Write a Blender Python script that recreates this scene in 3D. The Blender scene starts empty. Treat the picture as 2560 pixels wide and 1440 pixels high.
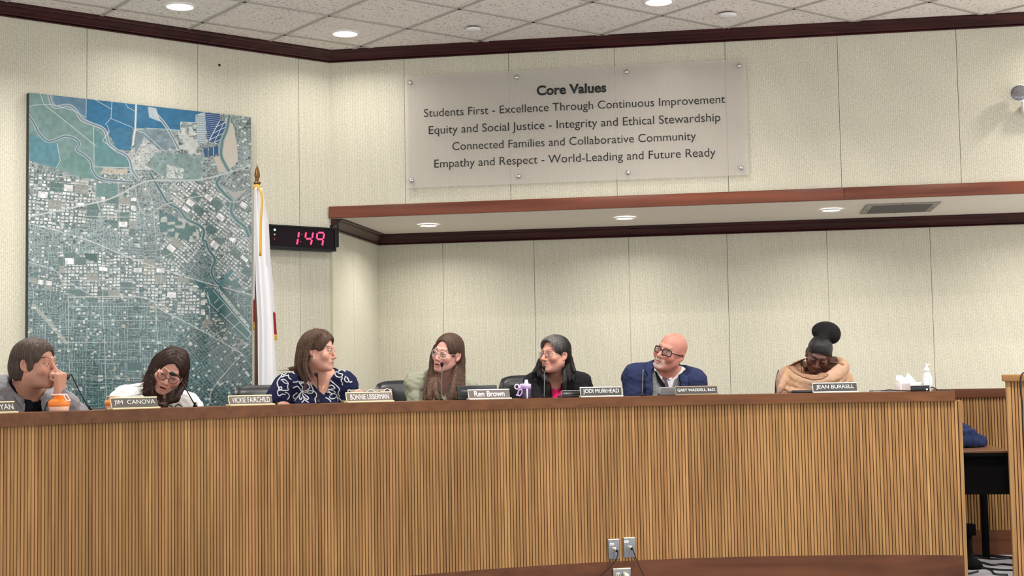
import bpy, math, random
import numpy as np
from mathutils import Vector, Matrix
random.seed(7); RNG = np.random.default_rng(11)
C = bpy.context.scene.collection
scene = bpy.context.scene
# ------------------------------------------------------------------ camera
EYE = 1.30
F_PX, PITCH, ROLL = 3511.0, 0.0659, 0.0173
cp, sp, cr, sr = math.cos(PITCH), math.sin(PITCH), math.cos(ROLL), math.sin(ROLL)
right0, fwd, up0 = Vector((1, 0, 0)), Vector((0, cp, sp)), Vector((0, -sp, cp))
c_right = right0 * cr - up0 * sr
c_up = right0 * sr + up0 * cr
cam_data = bpy.data.cameras.new('camera'); cam = bpy.data.objects.new('camera', cam_data); C.objects.link(cam)
M = Matrix((c_right, c_up, -fwd)).transposed().to_4x4(); M.translation = Vector((0, 0, EYE))
cam.matrix_world = M
cam_data.sensor_fit = 'HORIZONTAL'; cam_data.sensor_width = 36.0; cam_data.lens = 36.0 * F_PX / 2560.0
cam_data.clip_start = 0.05; cam_data.clip_end = 100
scene.camera = cam
# ------------------------------------------------------------------ world, exposure
scene.view_settings.view_transform = 'Standard'; scene.view_settings.look = 'None'
scene.view_settings.gamma = 1.0; scene.view_settings.use_curve_mapping = False
scene.view_settings.exposure = 0.25
world = bpy.data.worlds.new('room_ambient'); scene.world = world; world.use_nodes = True
bg = world.node_tree.nodes['Background']; bg.inputs[0].default_value = (1.0, 0.98, 0.955, 1); bg.inputs[1].default_value = 1.45
LAMP_W = 6.0           # ceiling downlights by the walls
HALL_W = 48.0          # ceiling downlights over the public seating
SOFFIT_W = 7.0        # soffit downlights
scene.cycles.use_denoising = True
scene.cycles.max_bounces = 5; scene.cycles.diffuse_bounces = 3; scene.cycles.glossy_bounces = 2
scene.cycles.transmission_bounces = 4; scene.cycles.transparent_max_bounces = 6
scene.cycles.caustics_reflective = False; scene.cycles.caustics_refractive = False
scene.cycles.sample_clamp_indirect = 4.0

# ------------------------------------------------------------------ helpers: measuring
def ray(px, py):
    x, y = px - 1280.0, py - 720.0
    a = x * cr - y * sr; b = x * sr + y * cr
    d = right0 * (a / F_PX) + fwd - up0 * (b / F_PX)
    return d
def at_y(px, py, Y):
    d = ray(px, py); t = Y / d.y; return Vector((d.x * t, Y, EYE + d.z * t))
def at_z(px, py, z):
    d = ray(px, py); t = (z - EYE) / d.z; return Vector((d.x * t, d.y * t, z))
def at_wall(px, py, P, n):
    d = ray(px, py); t = (P[0] * n[0] + P[1] * n[1]) / (d.x * n[0] + d.y * n[1])
    return Vector((d.x * t, d.y * t, EYE + d.z * t))
# ------------------------------------------------------------------ helpers: colour, materials
def lin(r, g, b):
    f = lambda c: (c / 255 / 12.92) if c / 255 <= 0.04045 else ((c / 255 + 0.055) / 1.055) ** 2.4
    return (f(r), f(g), f(b))
def l4(c): return (*lin(*c), 1.0)
def new_mat(name):
    m = bpy.data.materials.new(name); m.use_nodes = True
    return m, m.node_tree, m.node_tree.nodes['Principled BSDF']
def mat(name, rgb, rough=0.5, metal=0.0, spec=0.5, coat=0.0, noise=0.0, nscale=40.0, bump=0.0, bscale=200.0, stretch=(1, 1, 1), emit=None, estr=0.0):
    m, nt, b = new_mat(name)
    b.inputs['Base Color'].default_value = l4(rgb); b.inputs['Roughness'].default_value = rough
    b.inputs['Metallic'].default_value = metal; b.inputs['Specular IOR Level'].default_value = spec
    b.inputs['Coat Weight'].default_value = coat
    if emit: b.inputs['Emission Color'].default_value = l4(emit); b.inputs['Emission Strength'].default_value = estr
    if noise or bump:
        tc = nt.nodes.new('ShaderNodeTexCoord'); mp = nt.nodes.new('ShaderNodeMapping'); mp.inputs['Scale'].default_value = stretch
        nt.links.new(tc.outputs['Object'], mp.inputs[0])
    if noise:
        n = nt.nodes.new('ShaderNodeTexNoise'); n.inputs['Scale'].default_value = nscale; n.inputs['Detail'].default_value = 5
        nt.links.new(mp.outputs[0], n.inputs['Vector'])
        mr = nt.nodes.new('ShaderNodeMapRange'); mr.inputs[1].default_value = 0.3; mr.inputs[2].default_value = 0.7
        mr.inputs[3].default_value = 1 - noise; mr.inputs[4].default_value = 1 + noise
        nt.links.new(n.outputs['Fac'], mr.inputs[0])
        mx = nt.nodes.new('ShaderNodeMix'); mx.data_type = 'RGBA'; mx.blend_type = 'MULTIPLY'; mx.inputs[0].default_value = 1
        mx.inputs[6].default_value = l4(rgb); nt.links.new(mr.outputs[0], mx.inputs[7]); nt.links.new(mx.outputs[2], b.inputs['Base Color'])
    if bump:
        n2 = nt.nodes.new('ShaderNodeTexNoise'); n2.inputs['Scale'].default_value = bscale; n2.inputs['Detail'].default_value = 3
        nt.links.new(mp.outputs[0], n2.inputs['Vector'])
        bp = nt.nodes.new('ShaderNodeBump'); bp.inputs['Strength'].default_value = bump; bp.inputs['Distance'].default_value = 0.002
        nt.links.new(n2.outputs['Fac'], bp.inputs['Height']); nt.links.new(bp.outputs[0], b.inputs['Normal'])
    return m
def attr_mat(name, rough=0.5, spec=0.5, coat=0.0, coat_rough=0.1, bump=0.0, bscale=300.0, sss=0.0, streak=None, mul=1.0, noise=0.0, nscale=200.0):
    """base colour from the mesh's own colour attribute 'Col'"""
    m, nt, b = new_mat(name)
    a = nt.nodes.new('ShaderNodeAttribute'); a.attribute_name = 'Col'
    src = a.outputs['Color']
    tc = nt.nodes.new('ShaderNodeTexCoord')
    if streak or noise:
        mp = nt.nodes.new('ShaderNodeMapping')
        if streak: mp.inputs['Rotation'].default_value = streak[0]; mp.inputs['Scale'].default_value = streak[1]; amt = streak[2]; sc_ = 1.0
        else: amt = noise; sc_ = nscale
        nt.links.new(tc.outputs['Object'], mp.inputs[0])
        n = nt.nodes.new('ShaderNodeTexNoise'); n.inputs['Scale'].default_value = sc_; n.inputs['Detail'].default_value = 4
        nt.links.new(mp.outputs[0], n.inputs['Vector'])
        mr = nt.nodes.new('ShaderNodeMapRange'); mr.inputs[1].default_value = 0.32; mr.inputs[2].default_value = 0.68
        mr.inputs[3].default_value = 1 - amt; mr.inputs[4].default_value = 1 + amt
        nt.links.new(n.outputs['Fac'], mr.inputs[0])
        mx = nt.nodes.new('ShaderNodeMix'); mx.data_type = 'RGBA'; mx.blend_type = 'MULTIPLY'; mx.inputs[0].default_value = 1
        nt.links.new(src, mx.inputs[6]); nt.links.new(mr.outputs[0], mx.inputs[7]); src = mx.outputs[2]
        if streak:
            bp = nt.nodes.new('ShaderNodeBump'); bp.inputs['Strength'].default_value = 0.5; bp.inputs['Distance'].default_value = 0.004
            nt.links.new(n.outputs['Fac'], bp.inputs['Height']); nt.links.new(bp.outputs[0], b.inputs['Normal'])
    nt.links.new(src, b.inputs['Base Color'])
    b.inputs['Roughness'].default_value = rough; b.inputs['Specular IOR Level'].default_value = spec
    b.inputs['Coat Weight'].default_value = coat; b.inputs['Coat Roughness'].default_value = coat_rough
    if sss: b.inputs['Subsurface Weight'].default_value = sss; b.inputs['Subsurface Radius'].default_value = (0.006, 0.002, 0.001); b.inputs['Subsurface Scale'].default_value = 1.0
    if bump and not streak:
        n2 = nt.nodes.new('ShaderNodeTexNoise'); n2.inputs['Scale'].default_value = bscale; n2.inputs['Detail'].default_value = 3
        nt.links.new(tc.outputs['Object'], n2.inputs['Vector'])
        bp = nt.nodes.new('ShaderNodeBump'); bp.inputs['Strength'].default_value = bump; bp.inputs['Distance'].default_value = 0.002
        nt.links.new(n2.outputs['Fac'], bp.inputs['Height']); nt.links.new(bp.outputs[0], b.inputs['Normal'])
    return m
def wood(name, c1, c2, rough=0.35, axis='x', scale=1.0, island=0.0, coat=0.15):
    """procedural wood: grain stretched along one axis, optional shade per board"""
    m, nt, b = new_mat(name); L = nt.links
    tc = nt.nodes.new('ShaderNodeTexCoord'); mp = nt.nodes.new('ShaderNodeMapping')
    s = {'x': (1.2, 26, 26), 'z': (26, 26, 1.2)}[axis]
    mp.inputs['Scale'].default_value = tuple(v * scale for v in s)
    if island:
        g = nt.nodes.new('ShaderNodeNewGeometry'); add = nt.nodes.new('ShaderNodeVectorMath'); add.operation = 'MULTIPLY_ADD'
        add.inputs[1].default_value = (7, 7, 31); L.new(g.outputs['Random Per Island'], add.inputs[0]); L.new(tc.outputs['Object'], add.inputs[2]); L.new(add.outputs[0], mp.inputs[0])
    else: L.new(tc.outputs['Object'], mp.inputs[0])
    n = nt.nodes.new('ShaderNodeTexNoise'); n.inputs['Scale'].default_value = 1.0; n.inputs['Detail'].default_value = 6; n.inputs['Distortion'].default_value = 0.6
    L.new(mp.outputs[0], n.inputs['Vector'])
    r = nt.nodes.new('ShaderNodeValToRGB'); r.color_ramp.elements[0].position = 0.3; r.color_ramp.elements[1].position = 0.72
    r.color_ramp.elements[0].color = l4(c1); r.color_ramp.elements[1].color = l4(c2); L.new(n.outputs['Fac'], r.inputs[0])
    out = r.outputs[0]
    n3 = nt.nodes.new('ShaderNodeTexNoise'); n3.inputs['Scale'].default_value = 1.7; n3.inputs['Detail'].default_value = 2
    L.new(tc.outputs['Object'], n3.inputs['Vector'])
    mr = nt.nodes.new('ShaderNodeMapRange'); mr.inputs[1].default_value = .3; mr.inputs[2].default_value = .7; mr.inputs[3].default_value = .88; mr.inputs[4].default_value = 1.12
    L.new(n3.outputs['Fac'], mr.inputs[0])
    mx = nt.nodes.new('ShaderNodeMix'); mx.data_type = 'RGBA'; mx.blend_type = 'MULTIPLY'; mx.inputs[0].default_value = 1; L.new(out, mx.inputs[6]); L.new(mr.outputs[0], mx.inputs[7]); out = mx.outputs[2]
    if island:
        hs = nt.nodes.new('ShaderNodeHueSaturation')
        m1 = nt.nodes.new('ShaderNodeMapRange'); m1.inputs[3].default_value = 1 - island; m1.inputs[4].default_value = 1 + island * .75; L.new(g.outputs['Random Per Island'], m1.inputs[0]); L.new(m1.outputs[0], hs.inputs['Value'])
        wn = nt.nodes.new('ShaderNodeTexWhiteNoise'); wn.noise_dimensions = '1D'; L.new(g.outputs['Random Per Island'], wn.inputs['W'])
        m2 = nt.nodes.new('ShaderNodeMapRange'); m2.inputs[3].default_value = .492; m2.inputs[4].default_value = .503; L.new(wn.outputs['Value'], m2.inputs[0]); L.new(m2.outputs[0], hs.inputs['Hue'])
        L.new(out, hs.inputs['Color']); out = hs.outputs[0]
    L.new(out, b.inputs['Base Color'])
    b.inputs['Roughness'].default_value = rough; b.inputs['Coat Weight'].default_value = coat * .3; b.inputs['Coat Roughness'].default_value = .3; b.inputs['Specular IOR Level'].default_value = .22
    return m
# ------------------------------------------------------------------ helpers: objects
def tag(o, label=None, cat=None, group=None, kind=None):
    if label: o['label'] = label
    if cat: o['category'] = cat
    if group: o['group'] = group
    if kind: o['kind'] = kind
    return o
def thing(name, label, cat, loc=(0, 0, 0), rotz=0.0, group=None):
    o = bpy.data.objects.new(name, None); C.objects.link(o); o.location = loc; o.rotation_euler = (0, 0, rotz)
    o.empty_display_size = 0.05
    return tag(o, label, cat, group)
def raw_mesh(name, V, Q, T=None, col=None, smooth=False):
    V = np.asarray(V, np.float32).reshape(-1, 3); me = bpy.data.meshes.new(name)
    parts = [np.asarray(a, np.int32) for a in (Q, T) if a is not None and len(a)]
    loops = np.concatenate([a.ravel() for a in parts]); sizes = np.concatenate([np.full(len(a), a.shape[1], np.int32) for a in parts])
    me.vertices.add(len(V)); me.vertices.foreach_set('co', V.ravel())
    me.loops.add(len(loops)); me.loops.foreach_set('vertex_index', loops)
    me.polygons.add(len(sizes)); st = np.concatenate([[0], np.cumsum(sizes)[:-1]]).astype(np.int32)
    me.polygons.foreach_set('loop_start', st)
    try: me.polygons.foreach_set('loop_total', sizes)
    except Exception: pass
    me.polygons.foreach_set('use_smooth', np.full(len(sizes), smooth))
    me.update(calc_edges=True); me.validate()
    if col is not None:
        at = me.color_attributes.new('Col', 'FLOAT_COLOR', 'POINT')
        cc = np.ones((len(V), 4), np.float32); cc[:, :3] = col; at.data.foreach_set('color', cc.ravel())
    return me
def link(name, me, m, parent=None, smooth_angle=None):
    o = bpy.data.objects.new(name, me); C.objects.link(o)
    if m is not None:
        for mm in (m if isinstance(m, (list, tuple)) else [m]): me.materials.append(mm)
    if parent is not None: o.parent = parent
    return o
class MB:
    """collects shapes into one mesh"""
    def __init__(s): s.v = []; s.f = []; s.sm = []
    def add(s, V, Fs, smooth=False):
        k = len(s.v); s.v += [tuple(p) for p in V]; s.f += [tuple(i + k for i in f) for f in Fs]; s.sm += [smooth] * len(Fs); return s
    def box(s, lo, hi, bev=0.0, M=None):
        (x0, y0, z0), (x1, y1, z1) = lo, hi
        if bev <= 0:
            V = [(x0, y0, z0), (x1, y0, z0), (x1, y1, z0), (x0, y1, z0), (x0, y0, z1), (x1, y0, z1), (x1, y1, z1), (x0, y1, z1)]
            Fs = [(0, 3, 2, 1), (4, 5, 6, 7), (0, 1, 5, 4), (1, 2, 6, 5), (2, 3, 7, 6), (3, 0, 4, 7)]
        else:
            import bmesh
            bm = bmesh.new(); bmesh.ops.create_cube(bm, size=1)
            for v in bm.verts: v.co = Vector(((x0 + x1) / 2 + v.co.x * (x1 - x0), (y0 + y1) / 2 + v.co.y * (y1 - y0), (z0 + z1) / 2 + v.co.z * (z1 - z0)))
            bmesh.ops.bevel(bm, geom=list(bm.edges), offset=bev, segments=3, profile=.5, affect='EDGES')
            bm.verts.index_update(); V = [v.co.copy() for v in bm.verts]; Fs = [tuple(v.index for v in f.verts) for f in bm.faces]; bm.free()
        if M is not None: V = [M @ Vector(p) for p in V]
        return s.add(V, Fs, bev > 0)
    def prism(s, poly, z0, z1, M=None):
        n = len(poly); V = [(x, y, z0) for x, y in poly] + [(x, y, z1) for x, y in poly]
        Fs = [tuple(range(n))[::-1], tuple(range(n, 2 * n))] + [(i, (i + 1) % n, n + (i + 1) % n, n + i) for i in range(n)]
        if M is not None: V = [M @ Vector(p) for p in V]
        return s.add(V, Fs)
    def lathe(s, prof, n=32, M=None, smooth=True, cap=True):
        V = []; Fs = []
        for r, z in prof:
            for i in range(n): a = 2 * math.pi * i / n; V.append((r * math.cos(a), r * math.sin(a), z))
        for j in range(len(prof) - 1):
            for i in range(n): Fs.append((j * n + i, j * n + (i + 1) % n, (j + 1) * n + (i + 1) % n, (j + 1) * n + i))
        if cap:
            if prof[0][0] > 1e-6: Fs.append(tuple(range(n))[::-1])
            if prof[-1][0] > 1e-6: Fs.append(tuple((len(prof) - 1) * n + i for i in range(n)))
        if M is not None: V = [M @ Vector(p) for p in V]
        return s.add(V, Fs, smooth)
    def tube(s, pts, r, n=10, closed=False, M=None):
        pts = [Vector(p) for p in pts]; m = len(pts); rr = r if isinstance(r, (list, tuple)) else [r] * m
        V = []; Fs = []; prev = None
        for i, p in enumerate(pts):
            if closed: t = pts[(i + 1) % m] - pts[i - 1]
            else: t = pts[min(i + 1, m - 1)] - pts[max(i - 1, 0)]
            t.normalize()
            a = prev if prev is not None else (Vector((0, 0, 1)) if abs(t.z) < .9 else Vector((1, 0, 0)))
            a = (a - t * a.dot(t)).normalized(); prev = a; b = t.cross(a)
            for k in range(n): q = 2 * math.pi * k / n; V.append(p + a * (rr[i] * math.cos(q)) + b * (rr[i] * math.sin(q)))
        for i in range(m if closed else m - 1):
            j = (i + 1) % m
            for k in range(n): Fs.append((i * n + k, i * n + (k + 1) % n, j * n + (k + 1) % n, j * n + k))
        if not closed: Fs.append(tuple(range(n))[::-1]); Fs.append(tuple((m - 1) * n + k for k in range(n)))
        if M is not None: V = [M @ p for p in V]
        return s.add(V, Fs, True)
    def sphere(s, c, r, n=20, M=None):
        rx, ry, rz = r if isinstance(r, (tuple, list)) else (r, r, r)
        prof = [(math.sin(math.pi * i / n), -math.cos(math.pi * i / n)) for i in range(n + 1)]; k = len(s.v)
        T = Matrix.Translation(c) @ Matrix.Diagonal((rx, ry, rz, 1))
        return s.lathe(prof, n * 2, T if M is None else M @ T, cap=False)
    def build(s, name, m, parent=None):
        me = bpy.data.meshes.new(name); me.from_pydata([tuple(p) for p in s.v], [], s.f); me.update()
        me.polygons.foreach_set('use_smooth', s.sm)
        return link(name, me, m, parent)
def smooth_path(pts, n=8):
    """Catmull-Rom through the points"""
    P = [Vector(p) for p in pts]; P = [P[0] * 2 - P[1]] + P + [P[-1] * 2 - P[-2]]; out = []
    for i in range(1, len(P) - 2):
        for k in range(n):
            t = k / n; a, b, c, d = P[i - 1], P[i], P[i + 1], P[i + 2]
            out.append(.5 * ((2 * b) + (c - a) * t + (2 * a - 5 * b + 4 * c - d) * t * t + (3 * b - a - 3 * c + d) * t ** 3))
    out.append(P[-2]); return out
def frame(o, ux, uz):
    """matrix with local x along ux, z along uz, y = z cross x"""
    ux = Vector(ux).normalized(); uz = Vector(uz); uz = (uz - ux * uz.dot(ux)).normalized(); uy = uz.cross(ux)
    m = Matrix((ux, uy, uz)).transposed().to_4x4(); m.translation = Vector(o); return m
def letters(name, s, m, parent, M, width=None, height=None, bold=0.0, depth=0.0008, align='CENTER', shear=0.0, space=1.0):
    """lettering lying in the local x-z plane of M, facing local -y"""
    cu = bpy.data.curves.new('lettering', 'FONT'); cu.body = s; cu.size = 1.0; cu.extrude = 0.0; cu.offset = bold; cu.align_x = 'LEFT'; cu.resolution_u = 6
    cu.space_character = space; cu.shear = shear
    o = bpy.data.objects.new('lettering', cu); C.objects.link(o); bpy.context.view_layer.update()
    me = bpy.data.meshes.new_from_object(o.evaluated_get(bpy.context.evaluated_depsgraph_get())); bpy.data.objects.remove(o); bpy.data.curves.remove(cu)
    n = len(me.vertices); V = np.zeros(n * 3, np.float32); me.vertices.foreach_get('co', V); V = V.reshape(-1, 3)
    lo, hi = V.min(0), V.max(0)
    sy = (height / (hi[1] - lo[1])) if height else None
    sx = (width / (hi[0] - lo[0])) if width else sy
    if sy is None: sy = sx
    X = (V[:, 0] - lo[0]) * sx; Z = (V[:, 1] - (lo[1] if height else 0)) * sy
    w = X.max()
    X -= {'CENTER': w / 2, 'LEFT': 0, 'RIGHT': w}[align]
    V = np.stack([X, np.zeros_like(X), Z], 1)
    R = np.array(M.to_3x3()); t = np.array(M.translation); V = V @ R.T + t
    me.vertices.foreach_set('co', V.astype(np.float32).ravel()); me.update()
    me.name = name; o = link(name, me, m, parent)
    sol = o.modifiers.new('thickness', 'SOLIDIFY'); sol.thickness = depth; sol.offset = 0
    return o
# ================================================================== THE ROOM
K = 1.0571
TH, THL, TG = -0.1538, 0.6584, 0.6531
uR = Vector((math.cos(TH), math.sin(TH), 0)); nR = Vector((-math.sin(TH), math.cos(TH), 0))
uL = Vector((math.cos(THL), math.sin(THL), 0)); nL = Vector((-math.sin(THL), math.cos(THL), 0))
CORNER = Vector((-1.302, 10.097, 0)); UP = Vector((0, 0, 1))
Z_CEIL, Z_CORN = 3.708, 3.6306
Z_FT, Z_FB = 1.3 + 1.207 * K, 1.3 + 1.1273 * K      # fascia board top and bottom; soffit = bottom
RD = 1.235                                        # depth of the recess behind the upper wall
PLAT = 0.11
MF = frame(CORNER, uR, UP); ML = frame(CORNER, uL, UP)
def front_pt(px, py, off=0.0):
    w = at_wall(px, py, CORNER - nR * off, nR); return (w - CORNER).dot(uR), w.z
def left_pt(px, py, off=0.0):
    w = at_wall(px, py, CORNER - nL * off, nL); return (w - CORNER).dot(uL), w.z
def rec_pt(px, py):
    w = at_wall(px, py, CORNER + nR * RD, nR); return (w - CORNER).dot(uR), w.z

def fabric(name, rgb):
    """ribbed woven wall covering"""
    m, nt, b = new_mat(name); L = nt.links
    tc = nt.nodes.new('ShaderNodeTexCoord')
    def noise(scale, stretch, detail):
        mp = nt.nodes.new('ShaderNodeMapping'); mp.inputs['Scale'].default_value = stretch; L.new(tc.outputs['Object'], mp.inputs[0])
        n = nt.nodes.new('ShaderNodeTexNoise'); n.inputs['Scale'].default_value = scale; n.inputs['Detail'].default_value = detail; L.new(mp.outputs[0], n.inputs['Vector']); return n
    w = nt.nodes.new('ShaderNodeTexWave'); w.wave_type = 'BANDS'; w.bands_direction = 'X'; w.inputs['Scale'].default_value = 26; w.inputs['Distortion'].default_value = .5; w.inputs['Detail'].default_value = 2; w.inputs['Detail Scale'].default_value = 3
    L.new(tc.outputs['Object'], w.inputs['Vector'])
    a = noise(1, (170, 170, 60), 3); c = noise(1, (60, 60, 130), 3); e = noise(2.2, (1, 1, .6), 2)
    def math2(op, x, y):
        k = nt.nodes.new('ShaderNodeMath'); k.operation = op
        for i, q in enumerate((x, y)):
            if isinstance(q, (int, float)): k.inputs[i].default_value = q
            else: L.new(q, k.inputs[i])
        return k.outputs[0]
    h = math2('ADD', math2('MULTIPLY', w.outputs['Fac'], .24), math2('ADD', math2('MULTIPLY', a.outputs['Fac'], .75), math2('MULTIPLY', c.outputs['Fac'], .75)))
    h = math2('ADD', h, math2('MULTIPLY', e.outputs['Fac'], .25))
    r = nt.nodes.new('ShaderNodeValToRGB'); r.color_ramp.elements[0].position = .66; r.color_ramp.elements[1].position = 1.30 if False else 1.0
    mrr = nt.nodes.new('ShaderNodeMapRange'); mrr.inputs[1].default_value = .64; mrr.inputs[2].default_value = 1.34; L.new(h, mrr.inputs[0])
    r.color_ramp.elements[0].position = 0; r.color_ramp.elements[1].position = 1
    r.color_ramp.elements[0].color = l4(tuple(v * .86 for v in rgb)); r.color_ramp.elements[1].color = l4(tuple(min(255, v * 1.10) for v in rgb))
    L.new(mrr.outputs[0], r.inputs[0]); L.new(r.outputs[0], b.inputs['Base Color']); b.inputs['Roughness'].default_value = .9; b.inputs['Specular IOR Level'].default_value = .15
    bp = nt.nodes.new('ShaderNodeBump'); bp.inputs['Strength'].default_value = .35; bp.inputs['Distance'].default_value = .003; L.new(h, bp.inputs['Height']); L.new(bp.outputs[0], b.inputs['Normal'])
    return m
FAB = fabric('woven_wall_fabric', (206, 202, 184))
def panelled_wall(name, Mx, s0, s1, z0, z1, seams, thick=.1, gap=.0035):
    """fabric panels with narrow butt joints over a backing board"""
    mb = MB(); mb.box((s0, .012, z0), (s1, thick, z1))
    xs = [s0] + sorted(seams) + [s1]
    for a, b_ in zip(xs[:-1], xs[1:]):
        mb.box((a + (gap / 2 if a != s0 else 0), 0, z0), (b_ - (gap / 2 if b_ != s1 else 0), .012, z1))
    o = mb.build(name, FAB); o.matrix_world = Mx; return tag(o, kind='structure')
seamsL = [left_pt(x, y)[0] for x, y in ((217.5, 90), (494, 115), (748, 400))]
seamsL += [seamsL[0] - .77 * i for i in range(1, 7)]
panelled_wall('wall_left', ML, -7.0, 0.0, 0.0, Z_CEIL, seamsL)
seamsF = [front_pt(x, y)[0] for x, y in ((1014, 475), (1277, 480), (1543, 480), (1812, 120), (2099, 300), (2394, 200))] + [5.14, 5.9]
panelled_wall('wall_front', MF, 0.0, 6.6, Z_FB, Z_CEIL, seamsF)
s_rc = rec_pt(944.5, 640)[0]
seamsR = [rec_pt(x, y)[0] for x, y in ((1107, 640), (1340, 900), (1578, 900), (1818, 640), (2068, 640), (2332, 780))]
panelled_wall('wall_back', frame(CORNER + nR * RD, uR, UP), s_rc, 6.6, 0.0, Z_FB, seamsR)
side_v = uR * s_rc + nR * RD; side_len = side_v.length
panelled_wall('wall_side', frame(CORNER, side_v, UP), 0.0, side_len, 0.0, Z_FB, [side_len * .45])
# soffit slab over the recess
mb = MB()
PL_WHITE = mat('painted_plaster', (222, 214, 202), .7, bump=.15, bscale=120)
mb.box((0.0, .1, Z_FB), (6.6, RD + .1, Z_FB + .1)); o = mb.build('ceiling_soffit', PL_WHITE); o.matrix_world = MF; tag(o, kind='structure')
mb = MB(); mb.box((0.0, 0.0, Z_FB - .002), (6.6, .1, Z_FB)); o = mb.build('trim_4', PL_WHITE); o.matrix_world = MF; tag(o, kind='structure')

# ceiling of square lay-in tiles in a metal grid, aligned with the left wall
def tile_mat():
    m, nt, b = new_mat('fissured_ceiling_tile'); L = nt.links
    tc = nt.nodes.new('ShaderNodeTexCoord')
    n = nt.nodes.new('ShaderNodeTexNoise'); n.inputs['Scale'].default_value = 70; n.inputs['Detail'].default_value = 3; L.new(tc.outputs['Object'], n.inputs['Vector'])
    r = nt.nodes.new('ShaderNodeValToRGB'); e = r.color_ramp.elements; e[0].position = .33; e[1].position = .44; e[0].color = l4((176, 164, 152)); e[1].color = l4((236, 230, 222)); L.new(n.outputs['Fac'], r.inputs[0])
    L.new(r.outputs[0], b.inputs['Base Color']); b.inputs['Roughness'].default_value = .95; b.inputs['Specular IOR Level'].default_value = .1
    bp = nt.nodes.new('ShaderNodeBump'); bp.inputs['Strength'].default_value = .5; bp.inputs['Distance'].default_value = .003; L.new(n.outputs['Fac'], bp.inputs['Height']); L.new(bp.outputs[0], b.inputs['Normal'])
    return m
room = [CORNER + uR * 6.6 + nR * .02, CORNER, CORNER - uL * 7.0, Vector((-6.85, -1.0, 0)), Vector((5.2, -1.0, 0))]
mb = MB(); mb.prism([(p.x, p.y) for p in room[::-1]], Z_CEIL, Z_CEIL + .05); ceil_o = mb.build('ceiling', tile_mat()); tag(ceil_o, kind='structure')
gx = Vector((math.cos(TG), math.sin(TG), 0)); gy = Vector((-math.sin(TG), math.cos(TG), 0))
def clip_line(p, d):
    lo, hi = -30.0, 30.0; n = len(room)
    for i in range(n):
        a, b_ = room[i], room[(i + 1) % n]; e = b_ - a; nn = Vector((-e.y, e.x, 0))
        den = nn.dot(d); num = nn.dot(a - p)
        if abs(den) < 1e-9:
            if num > 0: return None
            continue
        t = num / den
        if den > 0: lo = max(lo, t)
        else: hi = min(hi, t)
    return (lo, hi) if hi > lo else None
mb = MB()
for ax, ay, base in ((gx, gy, 7.8994), (gy, gx, 3.3586)):
    for k in range(-24, 24):
        p = ay * (base + k * .6096); c = clip_line(p, ax)
        if c is None or c[1] - c[0] < .1: continue
        Mx = frame(p + UP * Z_CEIL, ax, UP); mb.box((c[0], -.011, -.006), (c[1], .011, .002), M=Mx)
g_o = mb.build('ceiling_grid', mat('enamelled_grid', (176, 170, 162), .5), ceil_o)
# floor and the raised floor behind the dais
CARPET = mat('grey_loop_carpet', (150, 150, 156), .95, noise=.25, nscale=160, bump=.5, bscale=500)
mb = MB(); mb.prism([(p.x, p.y) for p in room[::-1]], -.05, 0.0); fl = mb.build('floor', CARPET); tag(fl, kind='structure')
ACX, ACY, AR = 1.5916, 4.074, 4.3668
A0, A1 = 1.335, 2.86
def arc(a, r): return Vector((ACX + (AR + r) * math.cos(a), ACY + (AR + r) * math.sin(a), 0))
plat = [arc(A0 + (A1 - A0) * i / 30, .05) for i in range(31)] + [CORNER - uL * 4.2, CORNER, CORNER + side_v, CORNER + nR * RD + uR * 5.4, Vector((4.6, 7.75, 0)), Vector((2.62, 7.75, 0))]
mb = MB(); mb.prism([(p.x, p.y) for p in plat], 0.0, PLAT); tag(mb.build('floor_platform', CARPET), kind='structure')

# mouldings: profile (out from wall, z) swept along a plan path with mitred corners
MAHOG = wood('dark_mahogany_stain', (40, 15, 17), (66, 26, 25), .3, scale=.8, coat=.3)
def sweep(name, path, prof, m, parent=None):
    path = [Vector((p[0], p[1], 0)) for p in path]; V = []; Fs = []; n = len(prof)
    for i, p in enumerate(path):
        d1 = (path[i] - path[i - 1]).normalized() if i else (path[1] - path[0]).normalized()
        d2 = (path[i + 1] - path[i]).normalized() if i < len(path) - 1 else d1
        n1 = Vector((d1.y, -d1.x, 0)); n2 = Vector((d2.y, -d2.x, 0)); b_ = (n1 + n2).normalized(); b_ = b_ / max(.2, b_.dot(n1))
        V += [p + b_ * o_ + UP * z for o_, z in prof]
    for i in range(len(path) - 1):
        for k in range(n): Fs.append((i * n + k, (i + 1) * n + k, (i + 1) * n + (k + 1) % n, i * n + (k + 1) % n))
    Fs.append(tuple(range(n))); Fs.append(tuple((len(path) - 1) * n + k for k in range(n))[::-1])
    mb = MB(); mb.add(V, Fs); return mb.build(name, m, parent)
def crown(zb, zt, w):
    h = zt - zb; P = [(0, zb), (w * .14, zb), (w * .2, zb + h * .07), (w * .14, zb + h * .14), (w * .22, zb + h * .17)]
    for i in range(9):
        t = i / 8; P.append((w * (.24 + .62 * (t - .12 * math.sin(2 * math.pi * t))), zb + h * (.2 + .6 * t)))
    P += [(w * .92, zb + h * .84), (w, zb + h * .88), (w, zt), (0, zt)]; return P
tag(sweep('trim_1', [CORNER - uL * 7.0, CORNER, CORNER + uR * 6.6], crown(Z_CORN, Z_CEIL - .001, .085), MAHOG), kind='structure')
FASCIA = wood('red_brown_fascia', (96, 52, 38), (132, 74, 52), .35, scale=.7, coat=.25)
mb = MB()
s_j = front_pt(2109, 485)[0]
mb.box((-.006, -.03, Z_FB), (s_j - .0006, 0.0, Z_FT), .004); mb.box((s_j + .0006, -.03, Z_FB), (6.6, 0.0, Z_FT), .004)
o = mb.build('trim_2', FASCIA); o.matrix_world = MF; tag(o, kind='structure')
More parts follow.
